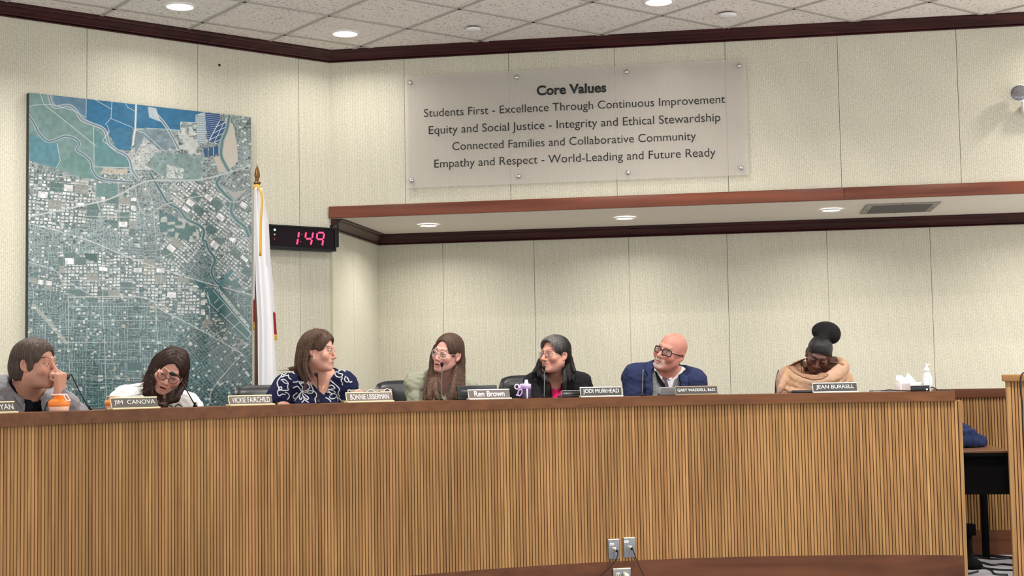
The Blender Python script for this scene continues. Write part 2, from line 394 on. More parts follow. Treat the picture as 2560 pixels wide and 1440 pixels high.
zc2 = rec_pt(1700, 589)[1]
tag(sweep('trim_3', [CORNER, CORNER + side_v, CORNER + nR * RD + uR * 6.6], crown(zc2, Z_FB - .003, .085), MAHOG), kind='structure')
mb = MB(); mb.box((-.008, -.006, 0), (.008, .0, Z_FB - .08)); o = mb.build('trim_5', mat('olive_edge_bead', (184, 188, 158), .6)); o.matrix_world = frame(CORNER + uL * .003, (uL + uR), UP); tag(o, kind='structure')

# ------------------------------------------------------------------ lamps and ceiling fittings
TRIM_W = mat('white_enamel', (236, 234, 230), .35)
LENS = mat('lit_lens', (255, 255, 255), .4, emit=(255, 250, 240), estr=9.0)
def downlight(loc, dia, watts, label, group, normal_down=True):
    t = thing('ceiling_downlight', label, 'ceiling light', loc, 0, group); r = dia / 2
    mb = MB(); mb.lathe([(r * .80, -.002), (r * .86, -.010), (r, -.007), (r * 1.02, 0.0)], 48, cap=False); mb.build('trim_ring', TRIM_W, t)
    mb = MB(); mb.lathe([(0.0001, -.0035), (r * .82, -.003), (r * .82, -.001)], 48, cap=False); mb.build('lens', LENS, t)
    la = bpy.data.lights.new('downlight_lamp', 'AREA'); la.shape = 'DISK'; la.size = dia * .8; la.energy = watts; la.color = (1.0, .962, .91); la.spread = math.radians(150)
    lo = bpy.data.objects.new('downlight_lamp', la); C.objects.link(lo); lo.parent = t; lo.location = (0, 0, -.014)
    return t
cl = [at_z(450, 15, Z_CEIL), at_z(863, 83, Z_CEIL), at_z(1647, 3, Z_CEIL)]
labs = ['lit round downlight in the ceiling tiles above the aerial map', 'lit round downlight in the ceiling tiles nearest the wall corner', 'lit round downlight in the ceiling tiles above the clear wall sign']
for p, lb in zip(cl, labs): downlight(p, .20, LAMP_W, lb, 'round ceiling downlights')
T4 = .6096 * 2
more = [cl[2] + gx * 2.44 - gy * 1.83, cl[2] - gy * 2.44 - gx * .0, cl[0] - gx * 1.22 - gy * .9, cl[0] - gy * 2.44 + gx * 1.2, cl[2] - gy * 2.44 + gx * 2.44 - gy * 1.2, cl[2] - gx * 2.0 - gy * 4.6, cl[2] + gx * 1.2 - gy * 4.9]
for i, p in enumerate(more): downlight(p, .20, HALL_W if i else HALL_W * .25, 'round downlight in the ceiling over the public seating', 'round ceiling downlights')
sl = [at_z(1071, 561, Z_FB), at_z(1562, 543, Z_FB), at_z(2078, 522.5, Z_FB)]
labs = ['lit round downlight in the soffit nearest the timer clock', 'lit round downlight in the middle of the soffit', 'lit round downlight in the soffit beside the air vent']
for p, lb in zip(sl, labs): downlight(p - UP * .004, .155, SOFFIT_W, lb, 'round soffit downlights')
downlight(sl[2] + uR * 1.5 - UP * .004, .155, SOFFIT_W, 'round downlight in the soffit beyond the air vent', 'round soffit downlights')
for (px, py), r, lb in (((1183, 67), .052, 'flush white sprinkler cap on the ceiling tile nearer the map'), ((1818, 32), .062, 'white sprinkler cap hanging slightly open below the ceiling tile')):
    t = thing('sprinkler_cap', lb, 'sprinkler', at_z(px, py, Z_CEIL), 0, 'ceiling sprinkler caps')
    mb = MB(); mb.lathe([(r * .7, 0), (r * .7, -.016)], 32); mb.build('collar', mat('grey_collar', (120, 116, 112), .5), t)
    mb = MB(); mb.lathe([(r, -.012), (r * 1.0, -.018), (r * .93, -.024), (r * .5, -.028), (.0001, -.029)], 40); mb.build('cover_plate', TRIM_W, t)
# air vent in the soffit
vs = [at_z(x, y, Z_FB) for x, y in ((2167, 509), (2353, 505), (2325, 525.5), (2150, 534))]
vs = [((p - CORNER).dot(uR), (p - CORNER).dot(nR)) for p in vs]
x0, x1 = (vs[0][0] + vs[3][0]) / 2, (vs[1][0] + vs[2][0]) / 2; y0, y1 = (vs[0][1] + vs[1][1]) / 2, (vs[2][1] + vs[3][1]) / 2
t = thing('air_vent', 'square metal air vent set in the soffit beside a downlight', 'vent', CORNER + uR * ((x0 + x1) / 2) + nR * ((y0 + y1) / 2) + UP * Z_FB, TH)
w, h = (x1 - x0) / 2, (y1 - y0) / 2; fr = .045
mb = MB()
for a, b_ in (((-w, -h), (w, -h + fr)), ((-w, h - fr), (w, h)), ((-w, -h + fr), (-w + fr, h - fr)), ((w - fr, -h + fr), (w, h - fr))): mb.box((a[0], a[1], -.009), (b_[0], b_[1], -.001))
mb.build('frame', mat('brushed_vent_metal', (150, 146, 140), .45, .6), t)
mb = MB()
for i in range(26):
    yy = -h + fr + (2 * h - 2 * fr) * (i + .5) / 26; mb.box((-w + fr, yy - .003, -.012), (w - fr, yy + .006, -.0025))
mb.build('grille', mat('dark_vent_grille', (104, 102, 98), .55, .3), t)
mb = MB()
for sx, sy in ((0, -h + fr / 2), (0, h - fr / 2), (-w + fr / 2, 0), (w - fr / 2, 0)): mb.lathe([(.008, -.009), (.006, -.012)], 12, Matrix.Translation((sx, sy, 0)))
mb.build('screw', mat('dark_screw', (60, 58, 56), .4, .8), t)
# emergency light on the upper wall, part out of frame
ex, ez = front_pt(2549, 241, .09)
t = thing('emergency_light', 'white emergency light with round clear lamp high on the wall', 'emergency light', CORNER + uR * ex + UP * ez, TH)
mb = MB(); mb.box((.02, -.07, -.105), (.32, -.002, -.045), .008); mb.build('housing', TRIM_W, t)
GLASSY = mat('clear_moulded_lens', (140, 140, 146), .10, .5, coat=.5, noise=.35, nscale=120, bump=1.0, bscale=110)
for dx in (0.0, .33):
    Mx = Matrix.Translation((dx, -.09, .02)) @ Matrix.Rotation(math.radians(78), 4, 'X') @ Matrix.Rotation(math.radians(-14), 4, 'Y')
    mb = MB(); mb.lathe([(.02, -.05), (.045, -.035), (.06, 0), (.063, .006), (.058, .012)], 36, Mx, cap=True); mb.tube([(dx, -.06, .0), (dx + (.05 if dx == 0 else -.03), -.04, -.05)], .014, 10); lh = mb.build('lamp_head', TRIM_W, t)
    mb = MB(); mb.lathe([(.057, .010), (.05, .017), (.03, .023), (.0001, .025)], 36, Mx, cap=False); mb.build('lens', GLASSY, lh)
tag(MB().lathe([(.007, 0), (.009, .004), (.0001, .008)], 12, frame(CORNER - nL * .001, uL, UP) @ Matrix.Translation((left_pt(548, 163)[0], 0, left_pt(548, 163)[1])) @ Matrix.Rotation(math.radians(90), 4, 'X')).build('wall_nail', mat('dark_nail', (40, 36, 32), .5)), 'small dark nail left in the fabric wall above the map', 'nail')

# ------------------------------------------------------------------ clear wall sign
sTL, sTR, sBL, sBR = front_pt(1010, 189, .03), front_pt(1866, 150, .03), front_pt(1015, 468, .03), front_pt(1870, 440, .03)
x0, x1, z0, z1 = (sTL[0] + sBL[0]) / 2, (sTR[0] + sBR[0]) / 2, (sBL[1] + sBR[1]) / 2, (sTL[1] + sTR[1]) / 2
sg = thing('wall_sign', 'clear acrylic sign with black lettering on steel standoffs', 'sign', CORNER + uR * ((x0 + x1) / 2) + UP * ((z0 + z1) / 2), TH)
def acrylic():
    m, nt, b = new_mat('frosted_acrylic'); L = nt.links; out = nt.nodes['Material Output']
    b.inputs['Base Color'].default_value = l4((228, 222, 214)); b.inputs['Roughness'].default_value = .22; b.inputs['Specular IOR Level'].default_value = .6
    tr = nt.nodes.new('ShaderNodeBsdfTransparent'); tr.inputs[0].default_value = (.95, .95, .95, 1)
    mx = nt.nodes.new('ShaderNodeMixShader'); mx.inputs[0].default_value = .30; L.new(tr.outputs[0], mx.inputs[1]); L.new(b.outputs[0], mx.inputs[2]); L.new(mx.outputs[0], out.inputs[0]); return m
w, h = (x1 - x0) / 2, (z1 - z0) / 2; cx_, cz_ = (x0 + x1) / 2, (z0 + z1) / 2
MB().box((-w, -.033, -h), (w, -.027, h)).build('acrylic_panel', acrylic(), sg)
STEEL = mat('brushed_steel', (196, 196, 196), .25, 1.0)
for px, py in ((1025, 206), (1291.5, 192.5), (1566, 179), (1848, 164), (1028, 451), (1296, 440.5), (1570, 431), (1853, 419)):
    s_, z_ = front_pt(px, py, .04); Mx = Matrix.Translation((s_ - cx_, 0, z_ - cz_)) @ Matrix.Rotation(math.radians(90), 4, 'X')
    MB().lathe([(.011, .001), (.011, .027)], 20, Mx).lathe([(.0145, .0335), (.0145, .041), (.012, .044), (.0001, .0445)], 24, Mx).build('standoff', STEEL, sg)
INK = mat('black_vinyl', (24, 26, 30), .5)
for txt, (ax, ay), (bx, by), bold in (('Core Values', (1342, 238), (1516, 229), .028), ('Students First - Excellence Through Continuous Improvement', (1060, 291), (1813, 258.5), -.004),
        ('Equity and Social Justice - Integrity and Ethical Stewardship', (1072, 334), (1801, 304), -.004), ('Connected Families and Collaborative Community', (1131, 374.5), (1740, 350), -.004), ('Empathy and Respect - World-Leading and Future Ready', (1086, 417.5), (1789, 392), -.004)):
    sa, za = front_pt(ax, ay, .035); sb, zb = front_pt(bx, by, .035)
    Mx = frame((sa - cx_, -.0345, (za + zb) / 2 - cz_), (1, 0, 0), (0, 0, 1))
    o = letters('lettering', txt, INK, sg, Mx, width=sb - sa, height=None, bold=bold, depth=.0012, align='LEFT')
    me = o.data; V = np.zeros(len(me.vertices) * 3, np.float32); me.vertices.foreach_get('co', V); V = V.reshape(-1, 3)
    zz = (za + zb) / 2 - cz_; V[:, 2] = zz + (V[:, 2] - zz) * (.95 if bold > 0 else .98); me.vertices.foreach_set('co', V.ravel())

# ------------------------------------------------------------------ speech timer clock
CK = .085
cA, cB, cC, cD = left_pt(667, 560.5, CK), left_pt(839, 570, CK), left_pt(838.5, 628, CK), left_pt(672, 621.5, CK)
x0, x1, z1, z0 = min(cA[0], cD[0]) - .02, cB[0], (cA[1] + cB[1]) / 2, (cC[1] + cD[1]) / 2
clk = thing('speech_timer', 'black wall timer with red digits and a lit green lamp', 'timer clock', CORNER + UP * ((z0 + z1) / 2), THL)
BLK = mat('black_plastic', (10, 11, 13), .4, spec=.25); FRM = mat('black_metal_case', (14, 16, 22), .45, 0.0, spec=.25)
zc = (z0 + z1) / 2; hz = (z1 - z0) / 2
MB().box((x0, -CK + .006, -hz), (x1, -.004, hz), .004).box((x0, -CK - .006, hz - .012), (x1, -CK + .008, hz), .002).box((x0, -CK - .010, -hz), (x1, -CK + .008, -hz + .016), .002).box((x1 - .01, -CK - .006, -hz), (x1, -CK + .008, hz), .002).build('case', FRM, clk)
MB().box((x0 + .004, -CK + .002, -hz + .014), (x1 - .010, -CK + .005, hz - .011)).build('screen', mat('smoked_screen', (20, 6, 14), .35, spec=.12), clk)
MB().box((x1 + .001, -CK - .002, -hz * .62), (x1 + .022, -.03, hz * .9), .002).box((x1 + .020, -CK - .004, -hz * .60), (x1 + .024, -CK + .02, hz + .06), .001).box((x1 - .026, -.06, hz), (x1 - .008, -.045, hz + .025), .002).build('bracket', BLK, clk)
RED = mat('red_led', (255, 60, 100), .5, emit=(255, 40, 82), estr=2.6); DIMR = mat('unlit_red_led', (120, 40, 44), .5); GRN = mat('green_led', (150, 255, 225), .5, emit=(110, 255, 215), estr=2.2); PALE = mat('unlit_pale_led', (200, 196, 180), .5)
def ckp(px, py): s_, z_ = left_pt(px, py, CK); return s_, z_ - zc
def zx(x, y): return (640 + x / 7.111, 500 + y / 7.111)
segs = {'1': [((765, 570), (752, 665)), ((748, 690), (728, 790))],
        '4': [((890, 575), (878, 670)), ((1015, 578), (1000, 675)), ((890, 688), (985, 688)), ((994, 705), (975, 795))],
        '9': [((1090, 590), (1080, 690)), ((1105, 580), (1205, 580)), ((1213, 595), (1198, 690)), ((1092, 697), (1190, 702)), ((1195, 715), (1178, 808))]}
for dgt, L_ in segs.items():
    mb = MB()
    for (a, b_) in L_:
        (sa, za), (sb, zb) = ckp(*zx(*a)), ckp(*zx(*b_)); d = Vector((sb - sa, 0, zb - za)); n_ = Vector((-d.z, 0, d.x)).normalized() * .0058; d_ = d.normalized() * .004
        p, q = Vector((sa, -CK, za)), Vector((sb, -CK, zb)); poly = [p - d_ * .2, p + n_ + d_, q + n_ - d_, q + d_ * .2, q - n_ - d_, p - n_ + d_]
        f_ = [v + Vector((0, -.0006, 0)) for v in poly]; k_ = [v + Vector((0, .003, 0)) for v in poly]; mb.add(f_ + k_, [tuple(range(6)), tuple(range(6, 12))[::-1]] + [(i, i + 6, (i + 1) % 6 + 6, (i + 1) % 6) for i in range(6)])
    mb.build('digit', RED, clk)
mb = MB()
for q in ((813, 612), (797, 740)): s_, z_ = ckp(*zx(*q)); mb.sphere((s_, -CK, z_), (.0038, .002, .0038), 8)
mb.build('colon', mat('dim_red_led', (190, 40, 70), .5, emit=(200, 40, 70), estr=.6), clk)
for q, m_, r_ in (((335, 530), GRN, .0085), ((332, 613), PALE, .0065), ((328, 697), DIMR, .0065)):
    s_, z_ = ckp(*zx(*q)); MB().sphere((s_, -CK + .001, z_), (r_, .004, r_), 12).build('indicator_lamp', m_, clk)

# ------------------------------------------------------------------ flag on its pole
FY = 9.25
def fp(px, py, dy=0.0): return at_y(px, py, FY + dy)
base = fp(637.5, 950); base.z = PLAT
fl_ = thing('flag', 'white flag with red hem and gold fringe on wooden pole', 'flag', base)
topz = fp(640, 462).z - PLAT; lean = (fp(643, 462).x - base.x)
WOODP = wood('brown_pole', (70, 48, 34), (96, 66, 46), .4, 'z'); GOLD = mat('gold_fringe', (214, 168, 62), .55, .1, bump=.6, bscale=300); BRASS = mat('aged_brass', (120, 92, 56), .35, .8)
MB().tube([(0, 0, .03), (lean * .5, 0, topz * .5), (lean, 0, topz + .03)], .014, 14).build('pole', WOODP, fl_)
MB().lathe([(.15, 0), (.15, .02), (.1, .04), (.03, .06), (.022, .1)], 32).build('pole_base', BRASS, fl_)
ft = fp(641.5, 411).z - PLAT
MB().lathe([(.013, topz + .0), (.024, topz + .006), (.024, topz + .016), (.013, topz + .022), (.012, topz + .04), (.017, topz + .05), (.019, topz + .07), (.009, topz + .11), (.001, ft)], 20, Matrix.Translation((lean, 0, 0))).build('finial', BRASS, fl_)
def drape(name, edges, y_off, m, folds, amp, colf=None, ny=60, nx=34, thick=.004, seed=0.0):
    """cloth hanging between a left and a right edge curve (pixel rows measured at the pole's depth), with vertical folds"""
    ys = np.linspace(edges[0][1], edges[-1][1], ny); lx = np.interp(ys, [e[1] for e in edges], [e[0] for e in edges]); rx = np.interp(ys, [e[1] for e in edges], [e[2] for e in edges])
    V = []; cols = []
    for j in range(ny):
        for i in range(nx):
            u = i / (nx - 1); p = fp(lx[j] + (rx[j] - lx[j]) * u, ys[j], y_off) - base
            p.y += amp * (.3 + .7 * j / ny) * (math.sin(u * folds * 2 * math.pi + seed + .6 * math.sin(j * .09)) + .4 * math.sin(u * folds * 4.3 + 1.3 + seed)) + .05 * (abs(u - .5) * 2) ** 2
            V.append(p); cols.append(colf(u, ys[j]) if colf else (1, 1, 1))
    Q = [(j * nx + i, (j + 1) * nx + i, (j + 1) * nx + i + 1, j * nx + i + 1) for j in range(ny - 1) for i in range(nx - 1)]
    me = raw_mesh(name, V, Q, col=np.array(cols), smooth=True); o = link(name, me, m, fl_); s_ = o.modifiers.new('cloth', 'SOLIDIFY'); s_.thickness = thick; s_.offset = 0; return o
CLOTH = attr_mat('flag_cloth', .8, .2, bump=.2, bscale=60)
white, red = lin(226, 226, 230), lin(150, 26, 34)
drape('flag_cloth', [(633, 468, 652), (632, 560, 668), (636, 700, 675), (641, 800, 680), (641, 1015, 692)], -.085, CLOTH, 2.0, .016, lambda u, y: white, ny=90, nx=44)
drape('rear_fold', [(632, 480, 650), (630, 600, 660), (629, 812, 668)], .03, CLOTH, 2.5, .02, lambda u, y: red if y > 745 else white, seed=1.0)
drape('side_fold', [(650, 600, 668), (660, 700, 678), (664, 838, 688)], .05, CLOTH, 2.0, .012, lambda u, y: red if y > 778 else white, seed=2.0)
drape('fringe', [(629, 805, 668), (629, 824, 668)], .028, GOLD, 2.5, .02, ny=6, seed=1.0, thick=.008)
drape('fringe', [(664, 836, 688), (665, 850, 688)], .048, GOLD, 2.0, .012, ny=6, seed=2.0, thick=.008)
pts = smooth_path([fp(641, 466, -.06) - base, fp(650, 475, -.11) - base, fp(655, 500, -.125) - base, fp(652, 560, -.135) - base, fp(651, 640, -.14) - base], 6)
MB().tube(pts, .008, 8).build('cord', GOLD, fl_)
MB().sphere(tuple(fp(642, 468, -.02) - base), (.026, .024, .02), 12).build('bow', GOLD, fl_)
# ================================================================== AERIAL MAP BOARD
def A(*pts): return [(40 + x / 3.428, 200 + y / 3.428) for x, y in pts]
def B(*pts): return [(40 + x / 3.428, 600 + y / 3.428) for x, y in pts]
MT = .05
mTL, mTR, mBR, mBL = left_pt(71, 232, MT), left_pt(624, 292, MT), left_pt(634, 960, MT), left_pt(71.5, 850, MT)
s0, s1 = (mTL[0] + mBL[0]) / 2, (mTR[0] + mBR[0]) / 2; zt = (mTL[1] + mTR[1]) / 2; zb = 1.10
mp_ = thing('aerial_map', 'large glossy aerial photograph map board of a city on the fabric wall', 'map', CORNER + uL * ((s0 + s1) / 2) + UP * zb, THL)
W_, H_ = s1 - s0, zt - zb
NU, NV = 660, 1000
U, Vv = np.meshgrid(np.linspace(0, 1, NU), np.linspace(0, 1, NV))
S = s0 + U * W_; Z = zt - Vv * H_
P = np.array(CORNER)[None, None] + S[..., None] * np.array(uL) - MT * np.array(nL); P[..., 2] = Z
rel = P - np.array([0, 0, EYE]); D = rel @ np.array(fwd)
PX = 1280 + F_PX * (rel @ np.array(c_right)) / D; PY = 720 - F_PX * (rel @ np.array(c_up)) / D
rng = np.random.default_rng(5)
def vnoise(x, y, sc, seed):
    r = np.random.default_rng(seed); T = r.random((128, 128)); x = x / sc; y = y / sc
    i = np.floor(x).astype(int); j = np.floor(y).astype(int); fx = x - i; fy = y - j; fx = fx * fx * (3 - 2 * fx); fy = fy * fy * (3 - 2 * fy)
    g = lambda a, b_: T[a % 128, b_ % 128]
    return (g(i, j) * (1 - fx) + g(i + 1, j) * fx) * (1 - fy) + (g(i, j + 1) * (1 - fx) + g(i + 1, j + 1) * fx) * fy
def hash2(i, j, seed):
    r = np.random.default_rng(seed); T = r.random((257, 251)); return T[i % 257, j % 251]
def inpoly(poly, X=PX, Y=PY):
    ins = np.zeros(X.shape, bool); n = len(poly)
    for k in range(n):
        (xa, ya), (xb, yb) = poly[k], poly[(k + 1) % n]
        if ya == yb: continue
        c = ((ya > Y) != (yb > Y)) & (X < (xb - xa) * (Y - ya) / (yb - ya) + xa); ins ^= c
    return ins
def pdist(line, X=PX, Y=PY, R=14):
    d = np.full(X.shape, 1e3)
    for (xa, ya), (xb, yb) in zip(line[:-1], line[1:]):
        m = (X > min(xa, xb) - R) & (X < max(xa, xb) + R) & (Y > min(ya, yb) - R) & (Y < max(ya, yb) + R)
        if not m.any(): continue
        x, y = X[m], Y[m]; L2 = (xb - xa) ** 2 + (yb - ya) ** 2 + 1e-9; t = np.clip(((x - xa) * (xb - xa) + (y - ya) * (yb - ya)) / L2, 0, 1)
        d[m] = np.minimum(d[m], np.hypot(x - xa - t * (xb - xa), y - ya - t * (yb - ya)))
    return d
def curve(line, n=6):
    return [(p.x, p.y) for p in smooth_path([(x, y, 0) for x, y in line], n)]
img = np.zeros(PX.shape + (3,))
def put(mask, rgb, a=1.0):
    w = (mask * a)[..., None] if mask.dtype != bool else mask[..., None] * a
    img[:] = img * (1 - w) + np.array(rgb, float) * w
def stroke(line, w, rgb, a=1.0, soft=.7): put(np.clip((w - pdist(line, R=w + 3)) / soft, 0, 1), rgb, a)
wx = PX + 3 * (vnoise(PX, PY, 30, 1) - .5); wy = PY + 3 * (vnoise(PX, PY, 30, 2) - .5)
n1, n2, n3 = vnoise(PX, PY, 40, 3), vnoise(PX, PY, 9, 4), vnoise(PX, PY, 2.2, 6)
t = np.clip((PY - 480) / 420, 0, 1)[..., None]
img[:] = (1 - t) * np.array((146, 158, 160)) + t * np.array((66, 104, 108)); img *= (.8 + .28 * n1 + .2 * n2)[..., None] * .9
def city(mask, ang, cw, ch, p_big, bright, seed, road=6, dark=1.0):
    a = math.radians(ang); X = wx * math.cos(a) + wy * math.sin(a); Y = -wx * math.sin(a) + wy * math.cos(a)
    i = np.floor(X / cw).astype(int); j = np.floor(Y / ch).astype(int); fx = X / cw - i; fy = Y / ch - j; h1 = hash2(i, j, seed); h2 = hash2(i, j, seed + 1); h3 = hash2(i, j, seed + 2)
    rect = (fx > .08 + .3 * h2 * (h3 > .4)) & (fx < .95 - .22 * h3 * (h2 > .3)) & (fy > .12 + .3 * h3 * (h2 < .6)) & (fy < .92 - .2 * h2)
    put(mask, (92 * dark, 110 * dark, 112 * dark), .45); put(mask & (n3 > .62), (58, 84, 84), .5)
    lum = 184 + 68 * h2; hs_ = hash2(np.floor(X / (cw * 3)).astype(int), np.floor(Y / (ch * 2.5)).astype(int), seed + 7); gx2 = np.mod(X / (cw * 3), 1); gy2 = np.mod(Y / (ch * 2.5), 1)
    big = mask & (hs_ < .13) & (gx2 > .12) & (gx2 < .85) & (gy2 > .15) & (gy2 < .55 + 3 * hs_); img[big] = np.stack([lum, lum, lum], -1)[big]; put(mask & (hs_ > .90), (70, 104, 100), .6); put(mask & (hs_ > .82) & (hs_ < .9), (168, 164, 152), .6)
    b_ = mask & rect & (h1 < p_big) & (hs_ > .13) & (hs_ < .84)
    img[b_] = (img[b_] * (1 - bright) + bright * np.stack([lum, lum, lum * .99], -1)[b_])
    rd = mask & ((np.mod(X, cw * road) < 1.3) | (np.mod(Y, ch * road) < 1.3)); put(rd, (172, 178, 176), .55)
def streets(mask, ang, sp, seed, al=.5):
    a = math.radians(ang); X = wx * math.cos(a) + wy * math.sin(a); Y = -wx * math.sin(a) + wy * math.cos(a)
    I = np.floor(X / 34).astype(int); J = np.floor(Y / 30).astype(int); h = hash2(I, J, seed); s = sp * (.8 + .5 * hash2(I, J, seed + 3))
    ln = np.where(h < .5, np.mod(X, s), np.mod(Y, s)); cr_ = np.where(h < .5, np.mod(Y, 17), np.mod(X, 17))
    put(mask & ((ln < 1.45) | (cr_ < 1.1)), (172, 190, 186), al + .15); put(mask & (n3 > .66), (40, 66, 68), .55); put(mask & (n3 < .26), (150, 160, 158), .45)
    put(mask & ((np.mod(X, 34) < 1.2) | (np.mod(Y, 30) < 1.2)), (165, 178, 176), al)
    k = hash2(np.floor(X / 6).astype(int), np.floor(Y / 5).astype(int), seed + 9); put(mask & (k > .955), (215, 218, 214), .8); put(mask & (k < .03), (34, 74, 74), .8)
right_zone = inpoly(A((1330, 880), (2010, 760), (2100, 1500), (1250, 1500))) | inpoly(B((1230, -10), (2080, -10), (2080, 480), (1500, 330)))
lowright = inpoly(B((1260, 600), (1600, 780), (2100, 1000), (2100, 1500), (1350, 1500), (1380, 880)))
streets((~right_zone) & (~lowright), 1.5, 7.2, 20); streets(right_zone, 36, 6.8, 40, .4); streets(lowright, -38, 7.2, 60, .42)
city(inpoly(A((100, 690), (180, 790), (640, 870), (730, 1160), (420, 1310), (100, 1230))), 4, 10.5, 8.5, .80, .85, 100)
city(inpoly(A((730, 1000), (1030, 1010), (1020, 1340), (890, 1340), (740, 1160))), 2, 9.5, 8, .84, .85, 130)
city(inpoly(A((1330, 880), (1720, 860), (1880, 1060), (2010, 1000), (2100, 1500), (1650, 1500), (1560, 1250), (1320, 1010))), 38, 9, 7.8, .88, .85, 160)
city(inpoly(B((1250, -20), (2100, -20), (2100, 420), (1760, 400), (1700, 200), (1600, 60), (1400, 300), (1240, 150))), 40, 8.8, 7.6, .86, .8, 190)
city(inpoly(B((360, 110), (900, 100), (1300, 190), (1620, 420), (1620, 640), (1330, 640), (1070, 490), (660, 540), (380, 420))), 1, 9.5, 8, .80, .85, 220)
city(inpoly(B((110, 290), (280, 250), (460, 470), (110, 400))), 8, 7, 6, .45, .75, 250); city(inpoly(B((1600, 640), (2010, 900), (1900, 960), (1580, 770))), -38, 7, 7, .6, .7, 270)
put(inpoly(A((1370, 350), (1480, 340), (1560, 540), (1590, 680), (1450, 650), (1300, 540), (1400, 520))) & (n2 > .35), (205, 205, 200), .75)
put(inpoly(A((950, 640), (1100, 480), (1230, 600), (1100, 740), (1180, 720), (1190, 770), (1000, 770))) & (n3 > .35), (205, 206, 204), .8)
put(inpoly(A((1190, 620), (1590, 640), (1590, 850), (1330, 870), (1130, 740))), (116, 144, 142), .75); put(inpoly(A((1290, 720), (1440, 760), (1430, 850), (1290, 840))) & (n3 > .4), (215, 215, 212), .8)
put(inpoly(A((1020, 430), (1320, 430), (1390, 580), (1230, 600), (1100, 490), (1020, 640))), (112, 134, 146), .8)
# marsh, ponds and water
put(inpoly(A((110, 100), (610, 150), (600, 330), (780, 440), (860, 600), (960, 650), (975, 760), (715, 740), (745, 860), (580, 840), (110, 690))), (112, 142, 140))
put(inpoly(A((320, 100), (610, 155), (600, 320), (500, 250), (340, 230))), (88, 122, 146)); put(inpoly(A((115, 450), (270, 530), (350, 540), (380, 690), (350, 750), (115, 690))), (84, 132, 146))
put(inpoly(A((380, 740), (480, 610), (580, 640), (660, 780), (740, 850), (580, 830))), (100, 138, 134)); put(inpoly(A((670, 420), (960, 650), (970, 750), (670, 735))), (92, 136, 140))
put(inpoly(A((600, 150), (1620, 270), (1540, 300), (1540, 365), (1410, 360), (1400, 432), (1110, 415), (1000, 410), (985, 600), (870, 595), (785, 440), (600, 335))), (38, 106, 146))
put(inpoly(A((780, 420), (990, 410), (985, 600), (870, 590))), (52, 112, 146))
img[PY < 480] *= (.93 + .14 * n2[PY < 480])[..., None]
m = inpoly(A((1620, 275), (1750, 292), (1740, 540), (1640, 520))); put(m, (24, 66, 118)); put(m & (np.mod(PY + .12 * PX, 5.2) < 1.2), (150, 176, 196))
m = inpoly(A((1560, 290), (1620, 280), (1630, 560), (1550, 520))); put(m, (140, 160, 172)); put(m & (np.mod(PY, 4.5) < 1.2), (210, 214, 214))
m = inpoly(A((1655, 520), (1740, 350), (1815, 350), (1730, 545))); put(m, (30, 78, 124)); put(m & (np.mod(PX * .45 + PY * .9, 11) < 1.4), (214, 220, 218)); stroke(A((1655, 520), (1745, 350)), 1.3, (220, 222, 220)); stroke(A((1700, 530), (1785, 360)), 1.0, (220, 222, 220))
m = inpoly(A((1600, 590), (1740, 560), (1755, 630), (1620, 665))); put(m, (32, 80, 120)); put(m & (np.mod(PX, 13) < 1.3), (200, 208, 210))
put(inpoly(A((1790, 320), (1860, 380), (1895, 560), (1900, 700), (1820, 780), (1770, 640), (1800, 430))), (196, 190, 178)); put(inpoly(A((1690, 660), (1750, 650), (1800, 790), (1740, 790))), (188, 182, 170))
put(inpoly(A((1765, 900), (1860, 960), (1980, 940), (1880, 1030))), (176, 174, 168), .8); put(inpoly(A((760, 750), (960, 770), (950, 810), (720, 800))) & (n3 > .3), (186, 178, 162)); put(inpoly(A((690, 880), (870, 890), (870, 1000), (690, 1000))), (88, 128, 126), .8)
put(inpoly(A((1230, 1130), (1500, 1210), (1590, 1330), (1530, 1400), (1230, 1310))) & (n2 > .45), (54, 100, 100), .8); put(inpoly(A((1230, 1130), (1500, 1210), (1590, 1330), (1530, 1400), (1230, 1310))) & (n2 < .32), (196, 196, 186), .7)
# rivers and levees
for ln, w, c1, c2 in ((A((280, 110), (300, 190), (345, 232), (430, 218), (500, 245), (560, 335), (640, 372), (755, 425), (795, 540), (860, 600), (940, 640), (980, 700), (1000, 780), (1050, 850)), 4.6, (186, 192, 196), (116, 136, 150)),
        (A((105, 300), (160, 380), (200, 460), (270, 525), (350, 508), (420, 482), (500, 500), (545, 545), (520, 600), (580, 640), (640, 700), (660, 780), (740, 850), (1000, 875)), 4.0, (176, 184, 188), (86, 116, 130)),
        (A((1830, 300), (1805, 430), (1770, 520), (1758, 640), (1790, 720), (1830, 790)), 5.5, (150, 168, 168), (84, 120, 124)), (A((1750, 830), (1722, 890), (1790, 980), (1850, 1040), (1845, 1130), (1890, 1200), (1960, 1260), (1995, 1340)), 6.0, (140, 162, 160), (72, 112, 116)),
        (A((1150, 800), (1230, 940), (1300, 1050), (1400, 1110), (1460, 1190), (1560, 1240), (1610, 1290), (1600, 1372)) + B((1625, 10), (1650, 80), (1705, 170), (1675, 260), (1700, 340), (1755, 395)), 4.6, (150, 166, 164), (56, 98, 106)),
        (A((1190, 280), (1290, 400), (1395, 590)), 4.2, (196, 200, 200), (104, 130, 144))):
    c = curve(ln); stroke(c, w, c1); stroke(c, w * .55, c2)
